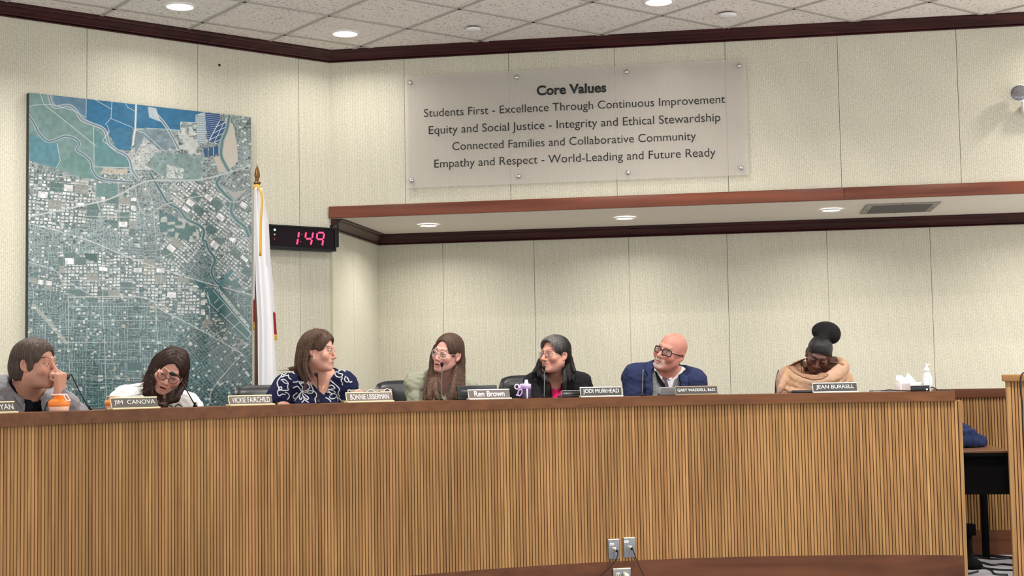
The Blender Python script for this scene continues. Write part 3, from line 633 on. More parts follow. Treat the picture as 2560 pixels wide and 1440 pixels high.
for ln in (A((205, 110), (240, 210), (450, 375), (690, 570)), A((110, 232), (150, 215), (300, 210), (500, 262), (590, 318)), A((603, 155), (600, 320)), A((822, 180), (815, 325), (765, 382)), A((665, 405), (670, 745), (980, 752)), A((1110, 412), (1300, 422), (1410, 432), (1412, 360), (1540, 366), (1542, 300), (1615, 292), (1615, 275)), A((815, 330), (1000, 406)),
           A((1030, 430), (1100, 455), (1270, 610)), A((780, 385), (800, 440), (740, 520), (850, 600)), A((670, 165), (820, 250)), A((930, 190), (960, 235), (1015, 265)), A((350, 545), (380, 690), (345, 752)), A((1010, 430), (1010, 560))): stroke(ln, 1.1, (198, 212, 214), .9)
stroke(A((1030, 205), (1022, 420), (1000, 560)), 2.6, (206, 210, 208)); stroke(A((1112, 212), (1106, 400)), .8, (70, 110, 130)); put(inpoly(A((1130, 230), (1200, 240), (1220, 300), (1240, 360), (1140, 320))), (196, 200, 202), .85)
# roads
for ln, w in ((A((105, 1172), (500, 1090), (800, 1020), (1000, 920), (1150, 862), (1400, 862), (1600, 850), (1830, 790), (2010, 730)), 2.4), (B((590, -10), (760, 60), (1050, 180), (1500, 330), (1850, 425), (2030, 475)), 1.8), (A((1150, 862), (1110, 910), (1170, 1050), (1190, 1300)), 1.2), (A((1010, 870), (1032, 1000), (1025, 1165), (560, 1165)), 1.1),
        (A((105, 1230), (420, 1310), (740, 1420)), 1.4), (A((880, 870), (885, 1440)), 1.0), (A((1130, 750), (1330, 870), (1560, 1060), (1650, 1020)), 1.2), (A((1050, 1080), (1130, 1160), (1300, 1060), (1700, 980), (1870, 1050), (2010, 970)), 1.4), (A((640, 930), (720, 1110)), 1.4), (B((110, 190), (330, 260), (450, 360), (640, 470)), 1.3), (B((450, 470), (450, 900), (465, 1200)), 1.1),
        (B((745, -20), (745, 560), (760, 880), (775, 1400)), 1.2), (B((890, 120), (890, 490)), 1.0), (B((450, 490), (1080, 490), (1250, 600), (1580, 770), (1930, 970)), 1.7), (B((440, 570), (1200, 570)), 1.0), (B((330, 880), (1380, 868)), 1.1), (B((1060, 860), (1072, 1340)), 1.0), (B((1930, 980), (1690, 1270), (1660, 1400)), 1.5), (B((380, 345), (1000, 345)), 1.0), (B((760, 410), (1560, 415)), 1.0), (B((440, 690), (1240, 690)), .9), (B((455, 1030), (1350, 1015)), .9), (B((460, 1180), (1330, 1190)), .9), (B((1240, 150), (1580, 30)), 1.2), (B((1050, 180), (1055, 480)), 1.1), (B((1255, 170), (1240, 400), (1250, 600)), 1.1), (B((1200, 570), (1210, 860)), 1.0)):
    stroke(curve(ln, 4), w, (190, 196, 194), .85)
stroke(B((150, 560), (280, 700), (430, 880)), 5, (172, 176, 168), .7)
# airfield
put(inpoly(B((1520, 335), (1640, 390), (1580, 425))), (44, 92, 98)); put(inpoly(B((1620, 430), (1760, 390), (1850, 500), (2035, 760), (2020, 830), (1960, 862), (1620, 520))), (58, 102, 104))
put(inpoly(B((1690, 400), (1740, 410), (2010, 740), (1990, 760))) & (n3 > .3), (206, 208, 204), .85)
for ln in (B((1640, 450), (1660, 540), (1985, 850)), B((1690, 430), (2010, 800)), B((1610, 440), (1650, 500)), B((1720, 600), (1780, 550)), B((1790, 670), (1850, 620)), B((1850, 760), (1920, 700)), B((1700, 540), (1740, 500)), B((1985, 850), (2020, 800), (1985, 760))): stroke(ln, 1.3, (190, 204, 200), .9)
put(inpoly(B((1740, 370), (1840, 250), (1870, 265), (1770, 390))), (62, 122, 130)); put(inpoly(B((1830, 360), (1910, 320), (1900, 420), (1840, 410))), (70, 118, 122), .8); put(inpoly(B((580, 110), (700, 120), (690, 190), (600, 160))), (48, 86, 80)); put(inpoly(B((950, 1050), (1080, 1050), (1080, 1120), (960, 1110))), (44, 84, 88), .85)
for i in range(70):
    x, y = rng.uniform(75, 625), rng.uniform(690, 1015); w_, h_ = rng.uniform(4, 13), rng.uniform(4, 11); put((abs(PX - x) < w_ / 2) & (abs(PY - y) < h_ / 2), [(44, 88, 86), (214, 216, 210), (188, 180, 160), (38, 76, 84)][i % 4], .75)
img = np.clip(img * .93, 0, 255) / 255; img = np.where(img <= .04045, img / 12.92, ((img + .055) / 1.055) ** 2.4)
Xl = (S - (s0 + s1) / 2); V3 = np.stack([Xl, np.full_like(Xl, -MT), Z - zb], -1).reshape(-1, 3)
idx = np.arange(NU * NV).reshape(NV, NU); Q = np.stack([idx[:-1, :-1], idx[1:, :-1], idx[1:, 1:], idx[:-1, 1:]], -1).reshape(-1, 4)
MAPM = attr_mat('glossy_photo_print', .24, .5, coat=.7, coat_rough=.12, bump=.05, bscale=40)
link('printed_map', raw_mesh('printed_map', V3, Q, col=img.reshape(-1, 3), smooth=True), MAPM, mp_)
MB().box((-W_ / 2, -MT + .001, 0), (W_ / 2, -.001, H_), 0).build('backing_board', mat('black_edge_board', (26, 28, 32), .5), mp_)
# ================================================================== THE DAIS
ZR, RT = EYE - .1059, .0576        # rail top and depth of its front edge
ZK = EYE - 1.0673                  # top of the kick board
def project(p):
    r = Vector(p) - Vector((0, 0, EYE)); d = r.dot(fwd); return 1280 + F_PX * r.dot(c_right) / d, 720 - F_PX * r.dot(c_up) / d
def arc_at(px, r=0.0, z=None):
    """angle on the dais arc (r behind its front edge) that shows at pixel column px"""
    lo, hi = 1.2, 2.95; z = ZR if z is None else z
    for _ in range(40):
        m_ = (lo + hi) / 2; p = arc(m_, r); p.z = z
        if project(p)[0] > px: lo = m_
        else: hi = m_
    return (lo + hi) / 2
def arc_frame(a, r, z):
    o = arc(a, r); o.z = z; return frame(o, (math.sin(a), -math.cos(a), 0), UP)
def arc_solid(mb, r0, r1, z0, z1, a0, a1, n):
    V = []; Fs = []
    for i in range(n + 1):
        a = a0 + (a1 - a0) * i / n
        for r, z in ((r0, z0), (r0, z1), (r1, z1), (r1, z0)): p = arc(a, r); V.append((p.x, p.y, z))
    for i in range(n):
        for k in range(4): Fs.append((i * 4 + k, (i + 1) * 4 + k, (i + 1) * 4 + (k + 1) % 4, i * 4 + (k + 1) % 4))
    Fs.append((3, 2, 1, 0)); Fs.append((n * 4, n * 4 + 1, n * 4 + 2, n * 4 + 3)); mb.add(V, Fs)
RAILW = wood('walnut_rail', (90, 55, 31), (114, 73, 43), .4, scale=.9, coat=.15)
KICKW = wood('red_brown_kick', (78, 46, 30), (108, 66, 43), .45, scale=.6, coat=.1)
SLATW = wood('oak_slat', (138, 102, 60), (178, 138, 88), .5, 'z', scale=1.2, island=.16, coat=.05)
GROOVE = mat('dark_groove_board', (84, 50, 22), .8)
PALEW = wood('pale_edge_wood', (140, 104, 62), (172, 134, 86), .5, 'z', coat=.05)
dais = thing('council_dais', 'long curved wooden dais with slatted front and brown top rail', 'desk', arc(2.0, .2))
DO = Vector(dais.location)
def off(mb): mb.v = [(x - DO.x, y - DO.y, z) for x, y, z in mb.v]; return mb
a_end = arc_at(2387, -.02)
aj = arc_at(787, -.02)
mb = MB(); arc_solid(mb, -.02, .26, ZR - RT, ZR, a_end, aj - .0001, 60); arc_solid(mb, -.02, .26, ZR - RT, ZR, aj + .0001, A1, 40); off(mb).build('top_rail', RAILW, dais)
aw = arc_at(2402, 0.0, .7)
mb = MB(); P_ = .019; n = int((A1 - aw) * AR / P_)
for i in range(n):
    a = aw + .004 / AR + (i + .5) * P_ / AR; w = .0077; d = .009; M_ = arc_frame(a, 0, 0); c = .0016
    poly = [(-w, d + .004), (-w, c), (-w + c, 0), (w - c, 0), (w, c), (w, d + .004)]
    mb.prism(poly[::-1], ZK, ZR - RT, M_)
off(mb).build('slat_panel', SLATW, dais)
mb = MB(); arc_solid(mb, .0095, .03, 0.0, ZR - RT, aw, A1, 80); off(mb).build('backing_panel', GROOVE, dais)
mb = MB(); arc_solid(mb, -.001, .022, 0.0, ZK, aw - .0004, A1, 80); off(mb).build('kick_board', KICKW, dais)
mb = MB(); arc_solid(mb, .0, .25, PLAT * 0, ZR - RT, aw - .0045, aw, 1); off(mb).build('end_panel', PALEW, dais)
mb = MB(); arc_solid(mb, .03, .27, .885, .92, aw, A1, 60); off(mb).build('worktop', RAILW, dais)
mb = MB(); arc_solid(mb, .03, .05, PLAT, .885, aw, A1, 60); off(mb).build('modesty_panel', GROOVE, dais)

# low slatted partition behind the gap, and lectern on the near side of it
PY0 = 9.3
pp = Vector((3.0, PY0, 0))
part = thing('slatted_partition', 'low slatted partition with brown rail behind the small black table', 'partition', Vector((3.0, PY0, PLAT)), TH)
xl, xr = -.62, 1.3
zrp = ZR + .0
MB().box((xl, -.02, zrp - RT - PLAT), (xr, .16, zrp - PLAT), .002).build('top_rail', wood('reddish_rail', (80, 46, 32), (100, 60, 40), .4, scale=.9), part)
mb = MB()
for i in range(int((xr - xl) / P_)):
    x = xl + (i + .5) * P_; mb.prism([(x + u, v) for u, v in ((-.00725, .013), (.00725, .013), (.00725, .002), (.005, 0), (-.005, 0), (-.00725, .002))], .16, zrp - RT - PLAT)
mb.build('slat_panel', SLATW, part)
MB().box((xl, .0095, 0), (xr, .03, zrp - RT - PLAT)).build('backing_panel', GROOVE, part)
MB().box((xl, -.001, 0), (xr, .012, .16)).build('kick_board', KICKW, part)
lx = at_y(2517, 1000, 8.1).x
lec = thing('lectern', 'tall slatted wooden lectern cut off by the picture edge', 'lectern', Vector((lx, 8.1, 0)), math.radians(-18))
zt_l = at_y(2516, 936.5, 8.08).z; zc_l = at_y(2516, 953.5, 8.08).z
MB().box((-.018, -.02, zc_l), (.8, .27, zt_l), .003).build('top_cap', wood('light_oak_cap', (136, 96, 56), (170, 128, 80), .45, scale=1.0), lec)
mb = MB()
for i in range(38):
    x = .026 + (i + .5) * .0178; mb.prism([(x + u, v) for u, v in ((-.0068, .013), (.0068, .013), (.0068, .002), (.0046, 0), (-.0046, 0), (-.0068, .002))], 0.0, zc_l)
mb.build('slat_panel', SLATW, lec)
MB().box((0, -.002, 0), (.024, .25, zc_l), .001).build('side_panel', PALEW, lec)
MB().box((.024, .0095, 0), (.78, .24, zc_l)).build('backing_panel', GROOVE, lec)
pts = smooth_path([at_y(2580, 931, 8.1), at_y(2566, 931.5, 8.06), at_y(2556, 934, 8.055), at_y(2551, 950, 8.055), at_y(2551.5, 980, 8.07), at_y(2556, 1010, 8.075), at_y(2557, 1060, 8.075), at_y(2560, 1110, 8.075), at_y(2566, 1140, 8.075)], 6)
CABLE = mat('black_cable', (16, 15, 16), .5)
tag(MB().tube(pts, .0042, 8).build('microphone_cable', CABLE), 'black cable hanging over the lectern cap', 'cable')

# small black table in the gap with a folded jacket
tz = EYE - .468
tA, tB = at_z(2340, 1127, tz), at_z(2527, 1127, tz)
tf = thing('side_table', 'small black table with wooden top in the gap beside the dais', 'table', Vector((tB.x, tB.y, PLAT)), TH)
tw = .31; td = .80; th_ = tz - PLAT
MB().box((-tw, 0, th_ - .012), (0, td, th_), .002).build('tabletop', wood('brown_laminate_top', (92, 62, 42), (122, 84, 56), .3, scale=1.0), tf)
BT = mat('black_table_metal', (5, 5, 6), .8, spec=.1)
MB().box((-tw, -.002, th_ - .034), (.001, td, th_ - .012), .002).build('edge_band', BT, tf)
MB().box((-tw + .03, .03, th_ - .26), (-.012, .05, th_ - .034)).build('apron', BT, tf)
for x, y in ((-.30, .05), (-.03, td - .06), (-.30, td - .06)): MB().box((x - .03, y - .02, 0), (x + .01, y + .03, th_ - .034), .003).build('leg', BT, tf)
MB().sphere((-.285, -.004, th_ - .055), (.006, .003, .006), 8).sphere((-.278, -.004, th_ - .066), (.004, .003, .004), 8).build('lock', mat('dull_lock', (70, 66, 62), .5), tf)
jA = Vector((tB.x - .225, tB.y + .56, tz)); JACKET = (jA, tz)
# things under the table
bx = at_z(2424, 1421, PLAT)
t = thing('floor_pedestal', 'black rounded equipment foot on the floor under the table', 'equipment', Vector((bx.x, bx.y, PLAT)), 0)
MB().lathe([(.075, 0), (.078, .02), (.06, .05), (.03, .07), (.022, .12), (.022, .2)], 28).build('foot', BT, t); MB().box((-.03, -.03, .2), (.04, .03, .27), .006).build('clamp', BT, t)
for i, pl in enumerate((((2396, 1402), (2440, 1394), (2490, 1397), (2560, 1392)), ((2405, 1399), (2450, 1405), (2480, 1412), (2505, 1410), (2545, 1414)), ((2400, 1424), (2450, 1420), (2500, 1424), (2560, 1425)), ((2455, 1417), (2478, 1425), (2488, 1435), (2520, 1437)), ((2400, 1431), (2420, 1434), (2445, 1428)), ((2420, 1390), (2460, 1389), (2500, 1392), (2550, 1398)))):
    pts = [at_z(x, y, PLAT + .006) for x, y in pl]
    lb = ['black cable looping along the foot of the partition', 'black cable bending beside the equipment foot', 'black cable running straight across the carpet to the lectern', 'black cable curving toward the front edge of the carpet', 'short black cable at the corner of the dais', 'thick black cable lying against the partition kick board'][i]
    tag(MB().tube(smooth_path(pts, 8), .006 if i != 5 else .011, 8).build('floor_cable', CABLE), lb, 'cable', 'cables on the floor under the table')

# ------------------------------------------------------------------ things on the rail
GOLDE = mat('pale_gold_edge', (236, 222, 176), .4, .25); DKBR = mat('engraved_brown', (78, 70, 62), .4); WHT = mat('white_engraving', (246, 244, 238), .5)
DKGR = mat('engraved_black', (52, 50, 48), .4); BRZ = mat('brushed_bronze', (112, 100, 98), .3, .4); SILV = mat('pale_silver_edge', (232, 228, 214), .35, .3)
def nameplate(text, px0, px1, ptop, pbot, label, m=DKBR, e=GOLDE, bold=.0, tw_=.86, tx=None, cap=.52, name_align='CENTER'):
    a0, a1 = arc_at(px0), arc_at(px1); r = .018; a = (a0 + a1) / 2; w = (arc(a0, r) - arc(a1, r)).length
    o = arc(a, r); px, pyb = project((o.x, o.y, ZR)); k = F_PX / (Vector((o.x, o.y, ZR - EYE)).dot(fwd)); h = (pbot - ptop) / k * 1.02
    t = thing('nameplate', label, 'nameplate', (o.x, o.y, ZR), a - math.pi / 2, 'engraved nameplates along the rail')
    MB().box((-w / 2 + .002, -.004, 0), (w / 2 + .004, .045, .009), .002).build('base', e, t)
    Mx = Matrix.Translation((0, .006, .006)) @ Matrix.Rotation(math.radians(-16), 4, 'X'); hh = (h - .006) / math.cos(math.radians(16))
    mb = MB(); mb.box((-w / 2 + .002, -.0015, 0), (w / 2 - .004, .0015, hh - .005), M=Mx); mb.build('plate', m, t)
    mb = MB(); mb.box((-w / 2 + .001, -.003, hh - .0055), (w / 2 - .003, .003, hh), M=Mx); mb.box((-w / 2, -.0028, 0), (-w / 2 + .0025, .003, hh), M=Mx); mb.build('edge', e, t)
    ch = hh * cap
    M2 = Mx @ Matrix.Translation(((tx or 0.0) * w, -.0022, (hh - .005 - ch) / 2 + .002))
    letters('lettering', text, WHT, t, M2, width=w * tw_, height=ch, bold=bold, depth=.0008, align=name_align)
    return t
nameplate('RYAN', -95, 52, 1004.5, 1034.5, 'dark nameplate at the rail end before the man in the grey blazer', tx=.452, tw_=.30, name_align='RIGHT', cap=.5)
nameplate('JIM  CANOVA', 287, 405, 992.5, 1022, 'dark nameplate in front of the woman in the white shirt', cap=.5)
nameplate('VICKIE FAIRCHILD', 580, 690, 987, 1012.5, 'dark nameplate just before the woman in the navy dress', m=mat('engraved_taupe', (104, 90, 80), .4), cap=.56)
nameplate('BONNIE LIEBERMAN', 872, 988, 979.5, 1005, 'brown nameplate leaning on the stickered laptop', m=mat('engraved_tan', (116, 98, 90), .4), cap=.56, tw_=.82)
nameplate('Ren Brown', 1176, 1281, 972.5, 997.5, 'bronze nameplate in front of the black laptop with silver edges', m=BRZ, e=SILV, tw_=.72, bold=.02, cap=.6)
nameplate('JODI MUIRHEAD', 1455, 1559, 966.5, 991.5, 'black nameplate between the black cardigan and the navy suit', m=DKGR, e=SILV, cap=.56)
nameplate('GARY WADDELL, Ed.D.', 1692, 1798, 964.5, 987, 'plain black nameplate in front of the man in the navy suit', m=DKGR, e=mat('thin_tan_edge', (150, 128, 100), .5), cap=.4, tw_=.9)
nameplate('JEAN BURRELL', 2034, 2146, 958, 983, 'black nameplate in front of the woman in the tan shawl', m=DKGR, e=SILV, cap=.5, tw_=.84)

def on_rail(px, r, z=ZR):
    a = arc_at(px, r, z); o = arc(a, r); o.z = z; return o, a - math.pi / 2, F_PX / (o - Vector((0, 0, EYE))).dot(fwd)
# orange shaker bottles
def clear_plastic(name, rgb, f=.55):
    m, nt, b = new_mat(name); L = nt.links; b.inputs['Base Color'].default_value = l4(rgb); b.inputs['Roughness'].default_value = .25
    tr = nt.nodes.new('ShaderNodeBsdfTransparent'); tr.inputs[0].default_value = (1, 1, 1, 1); mx = nt.nodes.new('ShaderNodeMixShader'); mx.inputs[0].default_value = f
    L.new(tr.outputs[0], mx.inputs[1]); L.new(b.outputs[0], mx.inputs[2]); L.new(mx.outputs[0], nt.nodes['Material Output'].inputs[0]); return m
ORANGE = mat('orange_plastic', (250, 136, 40), .35, coat=.3); PEACH = mat('peach_cup', (246, 196, 176), .35); PWHITE = mat('pinkish_white_cap', (250, 216, 204), .35)
for px, wpx, lb in ((147.5, 53, 'orange lidded cup near the grey blazer sleeve'), (283, 41, 'orange lidded cup half behind a nameplate')):
    o, rz, k = on_rail(px, .06 if px < 200 else .12); r = wpx / k / 2
    t = thing('shaker_cup', lb, 'cup', o, rz + .25, 'orange lidded cups')
    MB().lathe([(r * .86, 0), (r * .9, r * .1), (r * .95, r * .5), (r * .93, r * .52)], 40).build('cup_body', PEACH, t)
    MB().lathe([(r * .95, r * .48), (r, r * .56), (r * 1.0, r * .86), (r * .93, r * .98), (r * .62, r * 1.25), (r * .52, r * 1.36), (r * .52, r * 1.5)], 40).build('lid', ORANGE, t)
    Mx = Matrix.Translation((r * .05, 0, r * 1.5)); MB().box((-r * .62, -r * .5, 0), (r * .62, r * .5, r * .16), r * .06, Mx).build('flip_cap', PWHITE, t)
    Q_ = [(-r * .1, -r * .6, r * 1.5), (-r * .06, -r * .82, r * 1.1), (r * .05, -r * .9, r * 1.0), (r * .45, -r * .9, r * 1.0), (r * .5, -r * .8, r * 1.1), (r * .46, -r * .55, r * 1.5)]
    MB().tube(smooth_path(Q_, 5), r * .07, 8).build('carry_loop', PWHITE, t)
# purple drink bottle
o, rz, k = on_rail(1314, .10, ZR); u = 1 / k
t = thing('drink_bottle', 'lilac drink bottle with spout and carry loop beside a microphone', 'bottle', o, 0.0)
LIL = mat('lilac_plastic', (204, 178, 236), .35, coat=.3); LILP = mat('pale_lilac', (232, 216, 242), .35)
MB().lathe([(14 * u, 0), (14.2 * u, 2 * u), (14.2 * u, 22 * u), (13 * u, 24.5 * u)], 36).build('bottle_body', clear_plastic('smoky_lilac', (66, 54, 84), .8), t)
MB().lathe([(14.5 * u, 24 * u), (14.5 * u, 34 * u), (13.5 * u, 36.5 * u), (4 * u, 37.5 * u)], 36).build('lid', LIL, t)
MB().lathe([(5.6 * u, 36 * u), (5 * u, 41 * u), (3.6 * u, 46 * u), (3.4 * u, 47 * u)], 24, Matrix.Translation((2.5 * u, 0, 0))).build('spout', LILP, t)
MB().box((-1.8 * u, -15 * u, 0), (1.8 * u, -13 * u, 24 * u), .001, Matrix.Translation((4 * u, 0, 0))).build('sight_strip', LILP, t)
ring = [(-21 * u + 5.6 * u * math.cos(q), -6 * u, 29.5 * u + 6 * u * math.sin(q)) for q in [2 * math.pi * i / 24 for i in range(24)]]
MB().tube(ring, 1.5 * u, 10, True).box((-18 * u, -8 * u, 26 * u), (-8 * u, -3 * u, 33 * u), .001).build('carry_loop', LILP, t)
ring = [(-14 * u + 5.0 * u * math.cos(q) + 2 * u * math.sin(q), -11 * u, 15 * u + 8 * u * math.sin(q)) for q in [2 * math.pi * i / 24 for i in range(24)]]
MB().tube(ring, 1.5 * u, 10, True).box((-24 * u, -12 * u, 7 * u), (-17 * u, -9.5 * u, 11 * u), .001).build('strap', LIL, t)
# laptops standing open on the worktop / rail
def laptop(px0, px1, ptop, label, m, r=.12, tilt=12, z=ZR, bar=False, stickers=False, rim=None):
    o0, rz, k = on_rail((px0 + px1) / 2, r, z); w = (px1 - px0) / k; py = project(o0)[1]; h = (py - ptop) / k
    t = thing('laptop', label, 'laptop', o0, rz)
    Mx = Matrix.Rotation(math.radians(-tilt), 4, 'X'); hh = h / math.cos(math.radians(tilt))
    MB().box((-w / 2, 0, 0), (w / 2, .008, hh), .0035, Mx).build('lid', m, t)
    MB().box((-w / 2, .0, -.001 + .001), (w / 2, .09, .012), .003).build('keyboard_base', m, t)
    if rim: MB().tube([Mx @ Vector(p) for p in ((-w / 2, .002, .0), (-w / 2, .002, hh - .004), (-w / 2 + .006, .002, hh), (w / 2 - .006, .002, hh), (w / 2, .002, hh - .004), (w / 2, .002, 0))], .0014, 6).build('rim', rim, t)
    if bar: MB().sphere((-w / 2 + w * .12, -.001, hh * .62), (.0035, .0012, .0035), 10, Mx).box((-w / 2 + w * .15, -.0006, hh * .60), (-w / 2 + w * .27, .001, hh * .645), M=Mx).build('logo_mark', mat('pale_mark', (150, 152, 156), .4), t)
    return t, Mx, w, hh
DKL = mat('black_laptop_shell', (20, 22, 26), .35, .2); RIMS = mat('bright_rim', (200, 206, 206), .3, .6)
laptop(1141, 1250, 963.5, 'black laptop open behind the bronze nameplate', DKL, bar=True)
laptop(1402, 1500, 976.5, 'low black laptop behind the black nameplate near the pink top', mat('black_laptop_glossy', (16, 16, 18), .2), rim=RIMS)
laptop(1651, 1735, 968, 'grey laptop lid in front of the man in the navy suit', mat('grey_laptop_shell', (88, 88, 88), .45, .2), rim=RIMS)
laptop(1981, 2062, 974.5, 'low black tablet lid in front of the tan shawl', DKL, tilt=30)
t, Mx, w, hh = laptop(866, 990, 973, 'open laptop covered in stickers behind a nameplate', mat('taupe_laptop_shell', (150, 132, 116), .45), r=.09)
WST = mat('white_sticker', (240, 230, 220), .5); 
for name, cx, cz, rx, rz_, col in (('sticker', -.46, .55, .035, .42, (30, 26, 26)), ('sticker', -.26, .78, .07, .2, (196, 152, 140)), ('sticker', .02, .72, .085, .22, (112, 110, 104)), ('sticker', .2, .74, .03, .15, (60, 50, 44)), ('sticker', .39, .58, .085, .40, (64, 52, 44))):
    mb = MB(); n_ = 28
    for s_, y in ((1.14, -.0006), (1.0, -.0012)):
        V = [Mx @ Vector((w * (cx + rx * s_ * math.cos(2 * math.pi * i / n_)), y, hh * (cz + rz_ * s_ * math.sin(2 * math.pi * i / n_)))) for i in range(n_)]; (o_ := MB()).add(V, [tuple(range(n_))]); o_.build(name, WST if s_ > 1 else mat('sticker_print', col, .5), t)
# tissue box, sanitiser, black box, papers
o, rz, k = on_rail(2276, .17); u = 1 / k
t = thing('tissue_box', 'white tissue box with tissue sticking up at the end of the rail', 'tissue box', o, .08)
CARD = mat('white_card', (236, 234, 232), .6); TIS = mat('white_tissue', (250, 250, 250), .8)
MB().box((-33 * u, -22 * u, 0), (33 * u, 22 * u, 22 * u), .002).build('carton', CARD, t)
MB().box((-30 * u, -22.6 * u, 2 * u), (-8 * u, -22 * u, 20 * u)).build('printed_label', mat('grey_print', (196, 184, 184), .6), t)
import bmesh
bm = bmesh.new(); pk = [(-36, 30), (-33, 41), (-22, 40), (-12, 32), (-4, 47), (4, 36), (12, 27), (18, 22)]
vt = [bm.verts.new((x * u, (4 * math.sin(i * 2.1)) * u, z * u)) for i, (x, z) in enumerate(pk)]; vb = [bm.verts.new(((-22 + 3.6 * i) * u * .8, (3 * math.cos(i * 1.7)) * u, 20 * u)) for i in range(8)]
for i in range(7): bm.faces.new((vb[i], vb[i + 1], vt[i + 1], vt[i]))
me = bpy.data.meshes.new('tissue'); bm.to_mesh(me); bm.free(); o_ = link('tissue', me, TIS, t); so = o_.modifiers.new('sub', 'SUBSURF'); so.levels = 2; so.render_levels = 2; so.subdivision_type = 'SIMPLE'; so = o_.modifiers.new('cloth', 'SOLIDIFY'); so.thickness = .0015
o, rz, k = on_rail(2319, .10); u = 1 / k
t = thing('hand_sanitizer', 'clear pump bottle of hand sanitizer beside the tissue box', 'bottle', o, .2)
MB().lathe([(11 * u, 0), (12 * u, 2 * u), (12 * u, 36 * u), (9 * u, 44 * u), (6 * u, 47 * u), (6 * u, 50 * u)], 32).build('bottle_body', clear_plastic('clear_gel', (226, 226, 228), .6), t)
MB().lathe([(6.5 * u, 49 * u), (6.5 * u, 58 * u), (3 * u, 59 * u), (2.2 * u, 66 * u)], 24).box((-4 * u, -3 * u, 66 * u), (3 * u, 3 * u, 68.5 * u), .0008).box((1 * u, -1.5 * u, 66 * u), (10 * u, 1.5 * u, 68.3 * u), .0006).build('pump', mat('white_pump', (250, 250, 250), .35), t)
mb = MB(); n_ = 14
for sgn in (-1, 1):
    V = []
    for i in range(n_ + 1): q = -math.pi / 2 + sgn * (.12 + 1.1 * i / n_); V += [(12.15 * u * math.cos(q), 12.15 * u * math.sin(q), 16 * u), (12.15 * u * math.cos(q), 12.15 * u * math.sin(q), 34 * u)]
    mb.add(V, [(2 * i, 2 * i + 2, 2 * i + 3, 2 * i + 1) for i in range(n_)], True)
mb.build('label', mat('white_label', (238, 238, 240), .5), t)
o, rz, k = on_rail(2300.5, .045); u = 1 / k
t = thing('charging_box', 'small black electronic box with a white light on the rail', 'device', o, rz)
MB().box((-23 * u, -8 * u, 0), (23 * u, 8 * u, 14.5 * u), .002).build('case', mat('gloss_black', (10, 11, 16), .2), t)
MB().sphere((15.5 * u, -8 * u, 5 * u), (2.2 * u, .8 * u, 2.0 * u), 10).build('status_light', mat('white_status', (240, 244, 255), .4, emit=(235, 242, 255), estr=1.5), t)
MB().box((22.2 * u, -8.3 * u, 0), (24 * u, -7 * u, 15 * u)).build('silver_edge', RIMS, t)
cab = lambda L_, r=.0035: MB().tube(smooth_path(L_, 8), r, 8)
def rp(px, r, dz): o, _, _ = on_rail(px, r); return o + UP * dz
tag(cab([rp(2322, .05, .02), rp(2332, .06, .022), rp(2341, .08, .012), rp(2346, .1, .004), rp(2380, .2, .004)]).build('black_wire', CABLE), 'black cord from the electronic box to the end of the rail', 'cord')
tag(cab([rp(2277, .05, .004), rp(2262, .06, .006), rp(2240, .07, .008), rp(2222, .05, .012), rp(2205, .06, .006), rp(2180, .07, .004)]).build('black_wire', CABLE), 'black cord lying along the rail left of the tissue box', 'cord')
o, rz, k = on_rail(2206, .10)
t = thing('folded_leaflet', 'thin grey leaflets lying flat on the rail', 'leaflet', o, rz + .1)
MB().box((-.07, -.05, 0), (.07, .05, .004), .0005).box((-.06, -.04, .004), (.075, .045, .007), .0005).build('sheets', mat('grey_paper', (150, 142, 140), .7), t)
o, rz, k = on_rail(691.5, .05)
t = thing('memory_stick', 'tiny black stick standing on the rail beside the second woman', 'device', o, rz); MB().box((-.003, -.003, 0), (.003, .003, .021), .0008).build('body', BLK, t)

# ------------------------------------------------------------------ gooseneck microphones
MICB = mat('black_foam', (16, 15, 16), .8, bump=.5, bscale=900); MSTEM = mat('black_gooseneck', (34, 34, 38), .35, .5, bump=.5, bscale=700); MSTEEL = mat('grey_gooseneck', (122, 118, 118), .35, .6)
def mic(path, r, head, label, hr=.013, stem=MSTEM, hd=None, sr=.0032):
    """path: pixel points from the foot on the worktop up to the capsule"""
    a = arc_at(path[0][0], r, ZR); o = arc(a, r); Y0 = o.y; P_ = []
    for i, p in enumerate(path): P_.append(at_y(p[0], p[1], Y0 + (p[2] if len(p) > 2 else 0)))
    foot = Vector((P_[0].x, P_[0].y, ZR)); t = thing('gooseneck_microphone', label, 'microphone', foot, 0, 'gooseneck microphones along the dais'); P_ = [p - foot for p in P_]
    MB().lathe([(.012, 0), (.012, .006), (.007, .010), (.006, .022)], 20).build('base', BLK, t)
    MB().tube(smooth_path([Vector((0, 0, .005))] + [q for q in P_ if q.z > .02], 10), sr, 8).build('stem', stem, t)
    if head:
        d = (P_[-1] - P_[-2]).normalized(); h0 = P_[-1]; hl = .034 if hd is None else hd
        Mx = frame(h0, d.cross(Vector((.3, .9, .1))).normalized(), d)
        MB().lathe([(.0055, -.012), (.0065, 0), (hr, .006), (hr * 1.05, hl * .5), (hr * .9, hl * .85), (hr * .45, hl * 1.05), (.0001, hl * 1.1)], 24, Mx).build('capsule', MICB, t)
mic([(224, 1023), (200, 981), (181, 942), (175, 936, -.02), (171, 940, -.04)], .20, True, 'black gooseneck microphone beside the fist of the man in the grey blazer', hr=.011)
mic([(488, 1015), (470, 982), (450, 947), (443, 939, -.03), (436, 936.5, -.05)], .20, True, 'bent black microphone in front of the mouth of the woman in white', hr=.010)
mic([(796.5, 1005), (795, 970), (794, 945), (791.5, 938, -.02)], .20, True, 'black microphone in front of the navy floral dress', hr=.011, hd=.02)
